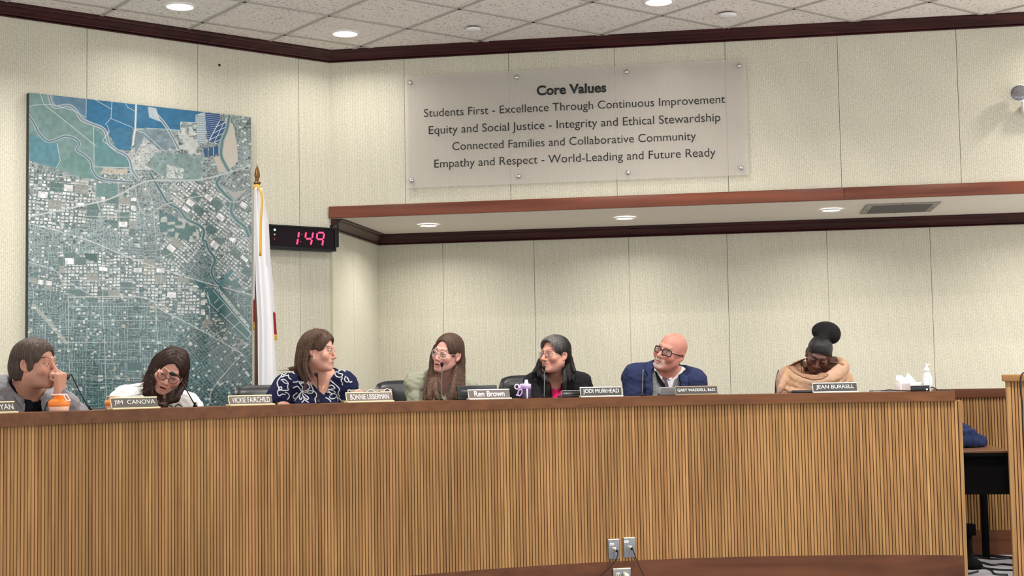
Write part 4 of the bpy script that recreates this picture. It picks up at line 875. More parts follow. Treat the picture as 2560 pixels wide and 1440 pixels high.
mic([(1103.5, 997), (1104, 960), (1105, 920), (1105, 913, -.02)], .20, True, 'microphone with grey stem in front of the woman in sage green', hr=.0105, stem=MSTEEL, hd=.022)
mic([(1360.5, 992), (1361, 960), (1361, 930), (1360, 922, -.02)], .20, True, 'microphone with grey stem in front of the smiling woman in black', hr=.0105, stem=MSTEEL, hd=.024)
mic([(1606, 987), (1606.5, 960), (1607.5, 930), (1608.5, 924.5, .01)], .20, False, 'thin grey microphone stem in front of the navy suit', stem=MSTEEL, sr=.0034)
mic([(2112, 978), (2116, 962), (2122, 956), (2127, 957, -.01)], .20, True, 'small black microphone bent low beside the tan shawl', hr=.006, hd=.012, sr=.0026)

# ------------------------------------------------------------------ wall plates on the dais front
PLM = mat('satin_steel_plate', (134, 138, 144), .35, .55); CHR = mat('bright_connector', (206, 200, 186), .25, .9); STK = mat('white_label_sticker', (240, 240, 240), .6); PRT = mat('label_print', (110, 110, 116), .7)
def plate(cx, x0, x1, y0, y1, label, cat, group=None, r=-.0065):
    p = None; a = arc_at(cx, 0, .2)
    for _ in range(12):
        zc_ = at_y(cx, (y0 + y1) / 2, arc(a, 0).y).z; a = arc_at(cx, 0, zc_)
    o = arc(a, r); o.z = zc_; k = F_PX / (o - Vector((0, 0, EYE))).dot(fwd); w, h = (x1 - x0) / k, (y1 - y0) / k
    t = thing('wall_plate', label, cat, o, a - math.pi / 2, group); MB().box((-w / 2, -.005, -h / 2), (w / 2, .006, h / 2), .0015).build('cover', PLM, t)
    MB().box((-w / 2, -.006, h / 2 - .004), (w / 2, .006, h / 2 + .002), .001).build('top_lip', mat('bright_lip', (240, 232, 218), .4), t)
    for zz in (h * .43, -h * .36): MB().sphere((0, -.005, zz), (.0028, .0012, .0028), 8).build('screw', mat('dull_screw', (96, 98, 104), .4, .6), t)
    return t, w, h, k, o
t, w, h, k, o = plate(1533.5, 1519.5, 1548, 1348, 1397, 'steel audio plate with black plug, nearer the kick board', 'wall plate', 'steel audio plates'); PLA = t
def xlr(t, w, h, sx, boot):
    MB().box((-.012, -.008, -.014), (.012, -.004, .012), .002).lathe([(.0105, .004), (.0105, .02), (.009, .022)], 20, Matrix.Rotation(math.radians(90), 4, 'X')).build('socket', CHR, t)
    D_ = Matrix.Translation((0, -.02, -.002)) @ Matrix.Rotation(math.radians(52), 4, 'Z') @ Matrix.Rotation(math.radians(118), 4, 'X')
    return D_
def sticker(t, w, h, x, z, sw, sh):
    MB().box((x, -.0058, z), (x + sw, -.005, z + sh)).build('sticker', STK, t)
    mb = MB(); 
    for i in range(5): mb.box((x + sw * (.12 + .16 * i), -.0062, z + sh * .38), (x + sw * (.22 + .16 * i), -.0057, z + sh * .64))
    mb.build('sticker_print', PRT, t)
for cx, x0, x1, y0, y1, lb, st, pth in ((None, 0, 0, 0, 0, '', (-.42, .2), ((1545, 1380), (1543, 1392), (1537, 1404), (1527, 1416), (1510, 1432), (1490, 1452))), (1572.5, 1557.5, 1587, 1344, 1393, 'steel audio plate with black plug, standing slightly higher', (-.5, .26), ((1582.5, 1375), (1588, 1390), (1596, 1412), (1606, 1432), (1618, 1456)))):
    if cx: t, w, h, k, o = plate(cx, x0, x1, y0, y1, lb, 'wall plate', 'steel audio plates')
    xlr(t, w, h, 0, 0); sticker(t, w, h, w * st[0] + .003, h * st[1], w * .38, h * .11)
    tip = Vector((o.x, o.y, o.z)); Mt = frame(o, (math.cos(t.rotation_euler.z), math.sin(t.rotation_euler.z), 0), UP)
    Yp = o.y - .05; cpts = [Mt @ Vector((0, -.024, -.002)), at_y(pth[0][0] - 4, pth[0][1] - 4, o.y - .04), at_y(*pth[0], Yp)] + [at_y(x, y, Yp + .02) for x, y in pth[1:]]
    pl = thing('audio_cable', 'thin grey-black cable curving left from the lower audio plate' if not cx else 'black cable running down right from the higher audio plate', 'cable', cpts[0], 0, 'cables plugged into the audio plates')
    c0 = cpts[0]; cpts = [p - c0 for p in cpts]
    MB().tube([cpts[0], cpts[0].lerp(cpts[1], .7), cpts[1]], [.0095, .0095, .009], 14).build('connector', CHR, pl); MB().tube([cpts[1], cpts[1].lerp(cpts[2], .5), cpts[2]], [.0088, .007, .004], 12).build('strain_relief', BLK, pl)
    MB().tube(smooth_path(cpts[2:], 8), .0032, 8).build('cord', CABLE, pl)
t, w, h, k, o = plate(1554, 1531.5, 1577, 1421, 1478, 'steel power outlet plate low on the kick board', 'wall outlet', r=-.0075)
IV = mat('ivory_outlet', (236, 230, 214), .4); SLOT = mat('outlet_slot', (40, 34, 28), .6)
for dx in (-.23, .18):
    MB().box((w * dx - .012, -.007, h * .5 - .062), (w * dx + .012, -.004, h * .5 - .02), .006).build('receptacle', IV, t)
MB().box((-w * .23 - .007, -.0078, h * .5 - .046), (-w * .23 - .004, -.0068, h * .5 - .03)).box((-w * .23 + .004, -.0078, h * .5 - .044), (-w * .23 + .0075, -.0068, h * .5 - .031)).build('slot', SLOT, t)
pl = thing('power_plug', 'white plug and cord in the power outlet on the kick board', 'plug', o + Vector((w * .2, -.02, h * .5 - .04)), t.rotation_euler.z)
MB().box((-.013, -.028, -.014), (.013, .012, .014), .006).build('plug_body', IV, pl); MB().tube(smooth_path([(0, -.022, -.004), (.03, -.035, -.016), (.06, -.035, -.05), (.07, -.03, -.16)], 6), .004, 8).build('cord', IV, pl)
# ================================================================== PEOPLE: smooth distance fields meshed by surface nets
f4 = np.float32
def smin(a, b, k):
    h = np.maximum(k - np.abs(a - b), 0) / k; return np.minimum(a, b) - h * h * (k * .25)
def smax(a, b, k): return -smin(-a, -b, k)
def ell(P, c, r):
    x, y, z = P[0] - c[0], P[1] - c[1], P[2] - c[2]
    k0 = np.sqrt((x / r[0]) ** 2 + (y / r[1]) ** 2 + (z / r[2]) ** 2) + 1e-6; k1 = np.sqrt((x / r[0] ** 2) ** 2 + (y / r[1] ** 2) ** 2 + (z / r[2] ** 2) ** 2) + 1e-6
    return k0 * (k0 - 1) / k1
def caps(P, a, b, ra, rb):
    d = [float(b[i]) - float(a[i]) for i in range(3)]; L = d[0] ** 2 + d[1] ** 2 + d[2] ** 2 + 1e-12
    x, y, z = P[0] - a[0], P[1] - a[1], P[2] - a[2]; t = np.clip((x * d[0] + y * d[1] + z * d[2]) / L, 0, 1)
    return np.sqrt((x - t * d[0]) ** 2 + (y - t * d[1]) ** 2 + (z - t * d[2]) ** 2) - (ra + (rb - ra) * t)
def poly_sd(poly, X, Z):
    d = np.full(np.broadcast(X, Z).shape, 1e3); ins = np.zeros(d.shape, bool); n = len(poly)
    for k in range(n):
        (xa, za), (xb, zb) = poly[k], poly[(k + 1) % n]; L = (xb - xa) ** 2 + (zb - za) ** 2 + 1e-12
        t = np.clip(((X - xa) * (xb - xa) + (Z - za) * (zb - za)) / L, 0, 1); d = np.minimum(d, np.hypot(X - xa - t * (xb - xa), Z - za - t * (zb - za)))
        if za != zb: ins ^= ((za > Z) != (zb > Z)) & (X < (xb - xa) * (Z - za) / (zb - za) + xa)
    return np.where(ins, -d, d)
def n3d(P, sc, seed):
    """cheap smooth noise from a few sines, about -1..1"""
    r = np.random.default_rng(seed); o = 0
    for i in range(5):
        v = r.normal(size=3); v /= np.linalg.norm(v); o = o + np.sin((P[0] * v[0] + P[1] * v[1] + P[2] * v[2]) * (2 * math.pi / sc) * r.uniform(.7, 1.5) + r.uniform(0, 6.28))
    return o / 3
def axis(lo, hi, fine, f0, f1, coarse):
    """grid coordinates, finely spaced between f0 and f1"""
    f0, f1 = max(lo, f0), min(hi, f1); a = []
    if f0 > lo: a += list(np.linspace(lo, f0, max(2, int((f0 - lo) / coarse) + 1))[:-1])
    a += list(np.arange(f0, f1, fine))
    if hi > f1: a += list(np.linspace(f1, hi, max(2, int((hi - f1) / coarse) + 1)))
    return np.array(a, f4)
class Vol:
    def __init__(s, xs, ys, zs): s.a = (xs, ys, zs); s.F = np.full((len(xs), len(ys), len(zs)), .5, f4)
    @staticmethod
    def uni(lo, hi, h): return Vol(*[np.arange(lo[i], hi[i] + h, h).astype(f4) for i in range(3)])
    def sub(s, lo, hi, m=.03):
        sl = tuple(slice(max(0, np.searchsorted(s.a[i], lo[i] - m) - 1), np.searchsorted(s.a[i], hi[i] + m) + 1) for i in range(3))
        P = (s.a[0][sl[0]][:, None, None], s.a[1][sl[1]][None, :, None], s.a[2][sl[2]][None, None, :]); return sl, P
    def put(s, sl, d, k): s.F[sl] = smin(s.F[sl], d.astype(f4), k) if k > 0 else np.minimum(s.F[sl], d)
    def cut(s, sl, d, k): s.F[sl] = smax(s.F[sl], -d.astype(f4), k)
    def cap(s, a, b, ra, rb, k=.02, off=0.0):
        lo = [min(a[i] - ra, b[i] - rb) - off - k for i in range(3)]; hi = [max(a[i] + ra, b[i] + rb) + off + k for i in range(3)]; sl, P = s.sub(lo, hi)
        if 0 in s.F[sl].shape: return
        s.put(sl, caps(P, a, b, ra + off, rb + off), k)
    def ell(s, c, r, k=.02, off=0.0):
        r = [v + off for v in r]; sl, P = s.sub([c[i] - r[i] - k for i in range(3)], [c[i] + r[i] + k for i in range(3)])
        if 0 in s.F[sl].shape: return
        s.put(sl, ell(P, c, r), k)
    def chain(s, pts, rs, k=.012, off=0.0):
        for i in range(len(pts) - 1): s.cap(pts[i], pts[i + 1], rs[i], rs[i + 1], k, off)
    def mesh(s):
        F = s.F; xs, ys, zs = s.a; I = F < 0
        nx, ny, nz = F.shape; cs = [I[a:nx - 1 + a, b:ny - 1 + b, c:nz - 1 + c] for a in (0, 1) for b in (0, 1) for c in (0, 1)]
        anyi = cs[0].copy(); alli = cs[0].copy()
        for q in cs[1:]: anyi |= q; alli &= q
        act = anyi & ~alli; ci, cj, ck = np.nonzero(act); n = len(ci); idx = np.full(act.shape, -1, np.int32); idx[ci, cj, ck] = np.arange(n)
        acc = np.zeros((n, 3)); cnt = np.zeros(n)
        for (a, b) in [((0, 0, 0), (1, 0, 0)), ((0, 1, 0), (1, 1, 0)), ((0, 0, 1), (1, 0, 1)), ((0, 1, 1), (1, 1, 1)), ((0, 0, 0), (0, 1, 0)), ((1, 0, 0), (1, 1, 0)), ((0, 0, 1), (0, 1, 1)), ((1, 0, 1), (1, 1, 1)), ((0, 0, 0), (0, 0, 1)), ((1, 0, 0), (1, 0, 1)), ((0, 1, 0), (0, 1, 1)), ((1, 1, 0), (1, 1, 1))]:
            fa = F[ci + a[0], cj + a[1], ck + a[2]]; fb = F[ci + b[0], cj + b[1], ck + b[2]]; m = (fa < 0) != (fb < 0)
            t = np.where(m, fa / np.where(m, fa - fb, 1), 0)[:, None]
            pa = np.stack([xs[ci + a[0]], ys[cj + a[1]], zs[ck + a[2]]], -1); pb = np.stack([xs[ci + b[0]], ys[cj + b[1]], zs[ck + b[2]]], -1)
            acc += np.where(m[:, None], pa + (pb - pa) * t, 0); cnt += m
        V = acc / cnt[:, None]; Q = []
        for ax in range(3):
            sl0 = [slice(None)] * 3; sl1 = [slice(None)] * 3; sl0[ax] = slice(0, -1); sl1[ax] = slice(1, None)
            A_, B_ = I[tuple(sl0)], I[tuple(sl1)]; m = A_ != B_; o1, o2 = [(1, 2), (2, 0), (0, 1)][ax]
            e = np.nonzero(m); e = np.stack(e, -1); e = e[(e[:, o1] > 0) & (e[:, o2] > 0) & (e[:, o1] < F.shape[o1] - 1) & (e[:, o2] < F.shape[o2] - 1)]
            flip = A_[e[:, 0], e[:, 1], e[:, 2]]; q = []
            for d1, d2 in ((1, 1), (0, 1), (0, 0), (1, 0)):
                c = e.copy(); c[:, o1] -= d1; c[:, o2] -= d2; q.append(idx[c[:, 0], c[:, 1], c[:, 2]])
            q = np.stack(q, -1); q[~flip] = q[~flip][:, ::-1]; Q.append(q)
        return V, np.concatenate(Q)
    def front(s):
        """depth of the first surface seen along +y, for every x and z"""
        I = s.F < 0; h = I.any(1); j = np.argmax(I, 1); ys = s.a[1]; j0 = np.maximum(j - 1, 0); ii, kk = np.indices(j.shape)
        fa = s.F[ii, j0, kk]; fb = s.F[ii, j, kk]; t = np.where(h & (j > 0), fa / (fa - fb + 1e-9), 0); return np.where(h, ys[j0] + (ys[j] - ys[j0]) * t, np.nan)
def lum(c): return np.array(lin(*c))
def add_noise(v, amp, sc, seed, lo=None, hi=None):
    P = (v.a[0][:, None, None], v.a[1][None, :, None], v.a[2][None, None, :]); v.F += (n3d(P, sc, seed) * amp).astype(f4)

# ---------------------------------------------------------------- head
def head_matrix(c, yaw, pitch, roll, s):
    R = Matrix.Rotation(math.radians(roll), 3, 'Y') @ Matrix.Rotation(math.radians(yaw), 3, 'Z') @ Matrix.Rotation(math.radians(pitch), 3, 'X'); return np.array(R), np.array(c, float), s
def to_local(H, P):
    R, c, s = H; x, y, z = P[0] - c[0], P[1] - c[1], P[2] - c[2]
    return tuple(((x * R[0, i] + y * R[1, i] + z * R[2, i]) / s).astype(f4) if hasattr(x, 'astype') else (x * R[0, i] + y * R[1, i] + z * R[2, i]) / s for i in range(3))
def to_world(H, p):
    R, c, s = H; return R @ (np.array(p) * s) + c
def head_sdf(L, p):
    x, y, z = L; ax = np.abs(x); S = (ax, y, z); fw = p.get('fw', 1.0); fat = p.get('fat', 0.0); sm_ = p.get('smile', 0.0); op = p.get('open', 0.0); ns = p.get('nose', 1.0)
    d = ell(L, (0, .014, .036), (.0755, .094, .081))
    d = smin(d, ell(L, (0, -.016, -.028), (.0625 * fw, .072, .088)), .03)
    d = smin(d, caps(S, (.047 * fw, .004, -.052), (.014, -.070, -.098), .020 + .006 * fat, .016), .03)
    d = smin(d, ell(L, (0, -.078, -.101), (.020 * fw, .017, .016)), .02)
    if fat > 0: d = smin(d, ell(L, (0, -.034, -.092), (.040, .042, .014 + .014 * fat)), .025)
    d = smin(d, ell(S, (.040 * fw, -.064, -.028 + .004 * sm_), (.024 + .004 * fat, .021 + .004 * sm_, .026)), .022)
    d = smin(d, caps(S, (.008, -.089, .024), (.036, -.080, .023), .008, .008), .018)
    d = smin(d, caps(L, (0, -.086, .014), (0, -.1115 * (.9 + .1 * ns), -.034), .0070, .0108 * ns), .014)
    d = smin(d, ell(S, (.0125 * ns, -.097, -.0385), (.0085, .011, .0078)), .008)
    d = smax(d, -ell(S, (.0325, -.1135, .001), (.021, .025, .0155)), .012)
    d = smin(d, ell(S, (.0315, -.0795, -.0005), (.0132, .0128, .0125)), .003)
    lid = p.get('lid', .5)
    d = smin(d, ell(S, (.0315, -.0818, .0078 - .006 * lid), (.0155, .0118, .0052 + .003 * lid)), .004)
    d = smin(d, ell(S, (.0315, -.0800, -.0095), (.0145, .0105, .0045)), .006)
    d = smin(d, ell(L, (0, -.079, -.064), (.029, .0215, .025)), .018)
    cz = .008 * sm_
    d = smin(d, caps(S, (0, -.0985, -.0615), (.021 + .004 * sm_, -.0885, -.0655 + cz), .0058, .0032), .005)
    d = smin(d, caps(S, (0, -.0975, -.0755 - .006 * op), (.018 + .004 * sm_, -.0885, -.0695 - .003 * op + cz), .0066, .0036), .005)
    if op > 0: d = smax(d, -ell(L, (0, -.097, -.0688 - .003 * op), (.0155, .018, .0045 * op + .001)), .003)
    else: d = smax(d, -caps(S, (0, -.1045, -.0683), (.0235 + .005 * sm_, -.0915, -.0672 + cz), .0020, .0018), .003)
    ry = .35
    ex, ey = ax - .0765, y - .012; e = (ex * math.cos(ry) - ey * math.sin(ry) * 1.0, ex * math.sin(ry) + ey * math.cos(ry), z + .004)
    dd = ell(e, (0, 0, 0), (.0075, .019, .031)); dd = smax(dd, -ell(e, (.008, -.003, .003), (.0075, .0105, .018)), .004)
    d = smin(d, dd, .006); d = smin(d, ell(S, (.0755, .002, -.030), (.007, .008, .010)), .008)
    d = smax(d, -ell(S, (.0058 * ns, -.1035, -.0475), (.0034, .0050, .0030)), .003)
    return d
def paint_head(Lv, p):
    """skin, lips, brows and eyes from face coordinates"""
    x, y, z = Lv[:, 0], Lv[:, 1], Lv[:, 2]; ax = np.abs(x); n = len(x); base = lum(p['skin']); col = np.tile(base, (n, 1))
    def blend(w, c): col[:] = col * (1 - w[:, None]) + lum(c) * w[:, None]
    g = lambda cx, cy, cz, r: np.exp(-(((ax - cx) ** 2 + (y - cy) ** 2 + (z - cz) ** 2) / r ** 2))
    front = np.clip((-.03 - y) / .02, 0, 1)
    fl = p.get('flush', .35) * .6; blend(fl * g(.038, -.08, -.030, .026), p.get('flushc', (206, 120, 106))); blend(fl * .7 * g(0, -.11, -.036, .014), p.get('flushc', (206, 120, 106))); blend(fl * .6 * np.clip((np.abs(ax) - .072) / .006, 0, 1) * (np.abs(z) < .04), p.get('flushc', (206, 120, 106)))
    if 'stubble' in p:
        m = np.clip((-.040 - z) / .014, 0, 1) * np.clip((.0 - y) / .02, 0, 1) * np.clip((z + .125) / .02, 0, 1); blend(m * .35, p['stubble'])
    if 'beard' in p:
        r = np.hypot(x / 1.0, (z + .074) / 1.05); m = np.clip((.040 - r) / .008, 0, 1) * front; mouth = np.clip((.015 - np.hypot(x * .65, (z + .069) * 1.8)) / .004, 0, 1); m = m * (1 - mouth)
        sp = .6 + .4 * np.sin(x * 2100) * np.sin(z * 1900 + 1); blend(m * (.42 + .3 * sp), p['beard'])
    sm_ = p.get('smile', 0); op = p.get('open', 0); cz = .008 * sm_
    lipw = np.clip((.0245 + .006 * sm_ - ax) / .004, 0, 1) * front; zc_ = -.0685 + cz * (ax / .024) ** 2
    lm = lipw * np.clip((.0085 + .003 * op - np.abs(z - zc_ + .0015 + .002 * op) - .006 * (ax / .026) ** 2) / .003, 0, 1); blend(lm * .85, p.get('lips', (176, 98, 92)))
    if op > 0:
        m = np.clip((.0040 * op + .001 - np.abs(z + .0688 + .003 * op)) / .0012, 0, 1) * np.clip((.0155 - ax) / .002, 0, 1) * front; blend(m, (62, 26, 24)); t_ = m * (z > -.0682 - .003 * op) * (ax < .011); blend(t_ * p.get('teeth', .8), (228, 220, 208))
    else: blend(np.clip((.0014 - np.abs(z - (-.0683 + cz * (ax / .024) ** 2))) / .0012, 0, 1) * lipw * .75, (92, 46, 42))
    ba = p.get('brow_a', .8); arch = .0245 + .005 * np.sin(np.clip((ax - .012) / .036, 0, 1) * math.pi * .75)
    bm_ = np.clip((.0042 - np.abs(z - arch)) / .0022, 0, 1) * np.clip((ax - .011) / .004, 0, 1) * np.clip((.052 - ax) / .008, 0, 1) * (y < -.045); blend(bm_ * ba, p['brow'])
    gx_, gz_ = p.get('gaze', (0, 0)); ec = .0315; lid = p.get('lid', .5); hh = .0062 * (1 - .55 * lid) if lid < 1 else .0
    u = (ax - ec) / .0150; zz = z + .0012 * np.sign(1) - .0
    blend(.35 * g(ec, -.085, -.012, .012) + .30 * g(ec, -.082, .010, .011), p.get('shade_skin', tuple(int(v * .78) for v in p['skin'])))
    em = np.clip((1 - u ** 2 - (zz / max(hh, .0008)) ** 2) / .35, 0, 1) * (y < -.06) if hh > 0 else np.zeros(n); blend(em * .9, p.get('white', (214, 204, 198)))
    ir = np.hypot(x - np.sign(x) * ec - gx_, zz - gz_); blend(em * np.clip((.0062 - ir) / .0014, 0, 1), p.get('iris', (58, 44, 36))); blend(em * np.clip((.0028 - ir) / .001, 0, 1), (12, 10, 10))
    lash = np.clip((.0016 - np.abs(z - (hh * np.sqrt(np.clip(1 - u ** 2, 0, 1)) + .0004))) / .0012, 0, 1) * (np.abs(u) < 1.08) * (y < -.06); blend(lash * p.get('lash', .85), (34, 24, 22))
    lash = np.clip((.0010 - np.abs(z + (hh * np.sqrt(np.clip(1 - u ** 2, 0, 1)) + .0004))) / .0010, 0, 1) * (np.abs(u) < 1.0) * (y < -.06); blend(lash * .45, (70, 46, 42))
    col *= (1 + .05 * n3d((x, y, z), .02, 3))[:, None]; return col

# ---------------------------------------------------------------- hand: palm and five fingers
def hand_prims(wr, dirv, palm_n, s, curl, thumb=.5):
    """capsules of a hand at the wrist: fingers along dirv, palm facing palm_n; curl bends each finger"""
    d = np.array(dirv, float); d /= np.linalg.norm(d); nn = np.array(palm_n, float); nn -= d * nn.dot(d); nn /= np.linalg.norm(nn); sd = np.cross(d, nn); w = np.array(wr, float); out = []
    pc = w + d * .048 * s
    for k in range(4): out.append((w + sd * (-.018 + .012 * k) * s + d * .012 * s, w + d * .088 * s + sd * (-.030 + .020 * k) * s, .0135 * s, .0115 * s, .014))
    for k, (L_, r_) in enumerate(((.072, .0088), (.082, .0092), (.077, .0090), (.060, .0080))):
        b = w + d * .088 * s + sd * (-.030 + .020 * k) * s; a = 0.0; p0 = b; dirc = d
        for j, f_ in enumerate((.45, .31, .24)):
            a += curl[k] * (1.0, 1.15, .8)[j]; dv = d * math.cos(a) + nn * math.sin(a); p1 = p0 + dv * L_ * f_ * s; out.append((p0, p1, r_ * s * (1 - .07 * j), r_ * s * (.94 - .08 * j), .005)); p0 = p1
    t0 = w + d * .022 * s - sd * .026 * s + nn * .008 * s; t1 = t0 + (d * .55 - sd * .62 + nn * .45 * thumb) * .040 * s; t2 = t1 + (d * .85 - sd * .2 + nn * .7 * thumb) * .032 * s; t3 = t2 + (d * .85 + sd * .15 + nn * .8 * thumb) * .026 * s
    out += [(w + d * .012 * s, t0, .015 * s, .0145 * s, .012), (t0, t1, .0145 * s, .0115 * s, .010), (t1, t2, .0115 * s, .010 * s, .006), (t2, t3, .010 * s, .0085 * s, .005)]; return out

# ---------------------------------------------------------------- a seated person
class Person:
    def __init__(s, p):
        s.p = p; s.H = head_matrix(at_y(*p['head'], p['Y']), p['yaw'], p['pitch'], p['roll'], p.get('hs', 1.0))
        Yt = p['Yt']; s.Yt = Yt; s.N = np.array(at_y(*p['neck'], Yt - .01)); s.SL = np.array(at_y(*p['shl'], Yt + p.get('dl', 0.0))); s.SR = np.array(at_y(*p['shr'], Yt + p.get('dr', 0.0)))
        s.seat_z = PLAT + .53; s.a = arc_at(p['neck'][0], .8); out = np.array([math.cos(s.a), math.sin(s.a), 0]); s.out = out
        s.pel = np.array([s.N[0], s.N[1], 0]) + out * .12; s.pel[2] = s.seat_z + .145; s.root = np.array([s.pel[0], s.pel[1], PLAT])
        s.t = thing('person', p['label'], 'person', tuple(s.root), 0, 'people seated at the dais')
        tang = np.array([math.sin(s.a), -math.cos(s.a), 0]); s.tang = tang
        def rad(q, r, z):
            a = math.atan2(q[1] - ACY, q[0] - ACX); o = arc(a, r); return np.array([o.x, o.y, z])
        s.rad = rad
        def arm(S, sg, e, w):
            E = np.array(e) if e is not None else None; W = np.array(w) if w is not None else None
            if e is None: E = rad(S + tang * .05 * sg, .40, 1.02)
            if w is None: W = rad(E - tang * .16 * sg, .31, .975)
            return E, W
        s.EL, s.WL = arm(s.SL, -1, p.get('el'), p.get('wl')); s.ER, s.WR = arm(s.SR, 1, p.get('er'), p.get('wr'))
        s.w = np.linalg.norm(s.SR - s.SL) / 2
    def loc(s, V): return V - s.root
    def torso(s, v, off, arms=True, legs=True, k=.05):
        p = s.p; N, SL, SR, pel = s.N, s.SL, s.SR, s.pel; b = p.get('belly', 1.0); w = s.w; q = lambda t: N + (pel - N) * t; mid = (SL + SR) / 2
        ch = q(.30) * .75 + (mid + (pel - N) * .26) * .25
        v.ell(ch, (w * .84, .118 * p.get('chest', 1.0), .185), k, off); v.ell(q(.66), (w * .76 * (.6 + .4 * b), .125 * b, .20), k, off); v.ell(pel, (.165, .125, .13), k, off)
        for S in (SL, SR): v.cap(mid * .5 + S * .5, S, .060, .060, k, off); v.cap(N + np.array([0, .02, .035]), S + np.array([0, 0, .0]), .042, .048, k, off)
        if p.get('bust'):
            for sg in (-1, 1): v.ell(q(.40) + np.array([sg * w * .42, -.085, 0]), (.075, .065, .072), .06, off)
        if arms: s.arms(v, off)
        if legs:
            for sg in (-1, 1):
                hip = pel + s.tang * .09 * sg; kn = hip - s.out * .36; kn = kn + s.tang * .03 * sg; an = kn + s.out * .06; an[2] = PLAT + .09; hip[2] = s.seat_z + .10; kn[2] = s.seat_z + .07
                v.cap(hip, kn, .085, .058, .04, off); v.cap(kn, an, .054, .038, .02, off)
                if off == 0: v.cap(an, an - s.out * .12 - np.array([0, 0, .05]), .042, .036, .02)
    def arms(s, v, off, upto=1.0):
        for S, E, W in ((s.SL, s.EL, s.WL), (s.SR, s.ER, s.WR)):
            v.cap(S, E, .056, .046, .03, off); v.cap(E, E + (W - E) * upto, .044, .044 + (.029 - .044) * upto, .02, off)
    def body(s):
        p = s.p; c = s.H[1]; r = .15 * s.H[2]; lo = np.minimum.reduce([s.N, s.SL, s.SR, s.EL, s.ER, s.WL, s.WR, s.pel]) - .16; hi = np.maximum.reduce([s.N, s.SL, s.SR, s.EL, s.ER, s.pel, c]) + .2
        kn = s.pel - s.out * .66; lo = np.minimum(lo, kn - .12); hi = np.maximum(hi, kn + .1); lo[2] = PLAT - .01
        fx0, fx1, fy0, fy1, fz0, fz1 = c[0] - r, c[0] + r, c[1] - r, c[1] + r, c[2] - r - .01, c[2] + r
        for q in p.get('fine', []): fx0, fx1 = min(fx0, q[0] - .09), max(fx1, q[0] + .09); fy0, fy1 = min(fy0, q[1] - .09), max(fy1, q[1] + .09); fz0, fz1 = min(fz0, q[2] - .1), fz1
        v = Vol(axis(lo[0], hi[0], .0022, fx0, fx1, .010), axis(lo[1], hi[1], .0022, fy0, fy1, .010), axis(lo[2], hi[2], .0022, fz0, fz1, .010)); s.torso(v, 0.0)
        nb = s.N + np.array([0, .025, -.02]); nt = to_world(s.H, (0, .022, -.055)); nr = p.get('neck_r', .054); v.cap(nt, nb, nr, nr + .006, .035)
        for nm in ('L', 'R'):
            W, E = (s.WL, s.EL) if nm == 'L' else (s.WR, s.ER); h = p.get('hand' + nm) or dict(d=s.tang * (1 if nm == 'L' else -1) + np.array([0, 0, -.05]), n=(0, 0, -1), curl=(.32, .30, .34, .38))
            for a, b, ra, rb, k in hand_prims(W, h['d'], h['n'], h.get('s', 1.0), h['curl'], h.get('thumb', .5)): v.cap(a, b, ra, rb, k)
        sl, P = v.sub([fx0, fy0, c[2] - r - .01], [fx1, fy1, fz1], 0.0); L = to_local(s.H, P); v.put(sl, head_sdf(L, p) * s.H[2], .012)
        V, Q = v.mesh(); Lv = np.stack(to_local(s.H, (V[:, 0], V[:, 1], V[:, 2])), -1); col = np.tile(lum(p['skin']), (len(V), 1)); m = (np.linalg.norm(Lv, axis=1) < .17) & (Lv[:, 2] > -.13); col[m] = paint_head(Lv[m], p)
        if 'chest_skin' in p:
            w_ = np.clip((c[2] - .11 * s.H[2] - V[:, 2]) / .05, 0, 1)[:, None] * .7; col = col * (1 - w_) + lum(p['chest_skin']) * w_
        s.bodyv = v
        return link('body', raw_mesh('body', s.loc(V), Q, col=col, smooth=True), SKIN if not p.get('deep') else SKIN2, s.t)
    def cloth(s, name, off, rgb, m, cut=None, neck=.066, neck_up=.05, h=.0045, zmin=None, sleeves=1.0, noise=(.0035, .07), extra=None, paint=None, legs=False, ncut=True, label=None, lo_x=None, seed=1, folds=()):
        """garment that follows the body at a set distance, with neckline cut out"""
        pts = [s.N, s.SL, s.SR, s.EL, s.ER]; pts += [s.WL, s.WR] if sleeves > .3 else []
        lo = np.minimum.reduce(pts) - .15; hi = np.maximum.reduce(pts) + .14; lo[2] = zmin if zmin is not None else s.seat_z + .05; hi[1] = max(hi[1], s.pel[1] + .17)
        v = Vol.uni(lo, hi, h); s.torso(v, off, arms=False, legs=False)
        s.arms(v, off, sleeves) if sleeves > .3 else [v.cap(S, S + (E - S) * max(sleeves, .01) * 3, .058, .058, .03, off) for S, E in ((s.SL, s.EL), (s.SR, s.ER))]
        if extra: extra(v)
        if noise: add_noise(v, noise[0], noise[1], seed); add_noise(v, noise[0] * .5, noise[1] * .4, seed + 5)
        for a, b, r_, k_ in folds: v.cap(a, b, r_, r_, k_)
        if ncut:
            nb = s.N + np.array([0, .022, -.012]); nt = to_world(s.H, (0, .03, -.02)); nt = nb + (nt - nb) / np.linalg.norm(nt - nb) * .2; sl, P = v.sub(np.minimum(nb, nt) - .1, np.maximum(nb, nt) + .1, 0); v.cut(sl, caps(P, nb, nt, neck, neck + neck_up), .008)
        if cut:
            Yc = s.N[1] - .1; poly = [(at_y(x, y, Yc).x, at_y(x, y, Yc).z) for x, y in cut]; sl, P = v.sub((lo[0], lo[1], lo[2]), (hi[0], s.N[1] + .0, hi[2]), 0)
            d2 = poly_sd(poly, P[0][:, 0, :], P[2][0, 0, :][None, :])[:, None, :]; d = np.maximum(d2, P[1] - (s.N[1] + .0)); v.cut(sl, d + np.zeros_like(v.F[sl]), .004)
        V, Q = v.mesh(); col = np.tile(lum(rgb), (len(V), 1))
        if paint is not None: col = paint(V, col)
        o = link(name, raw_mesh(name, s.loc(V), Q, col=col, smooth=True), m, s.t)
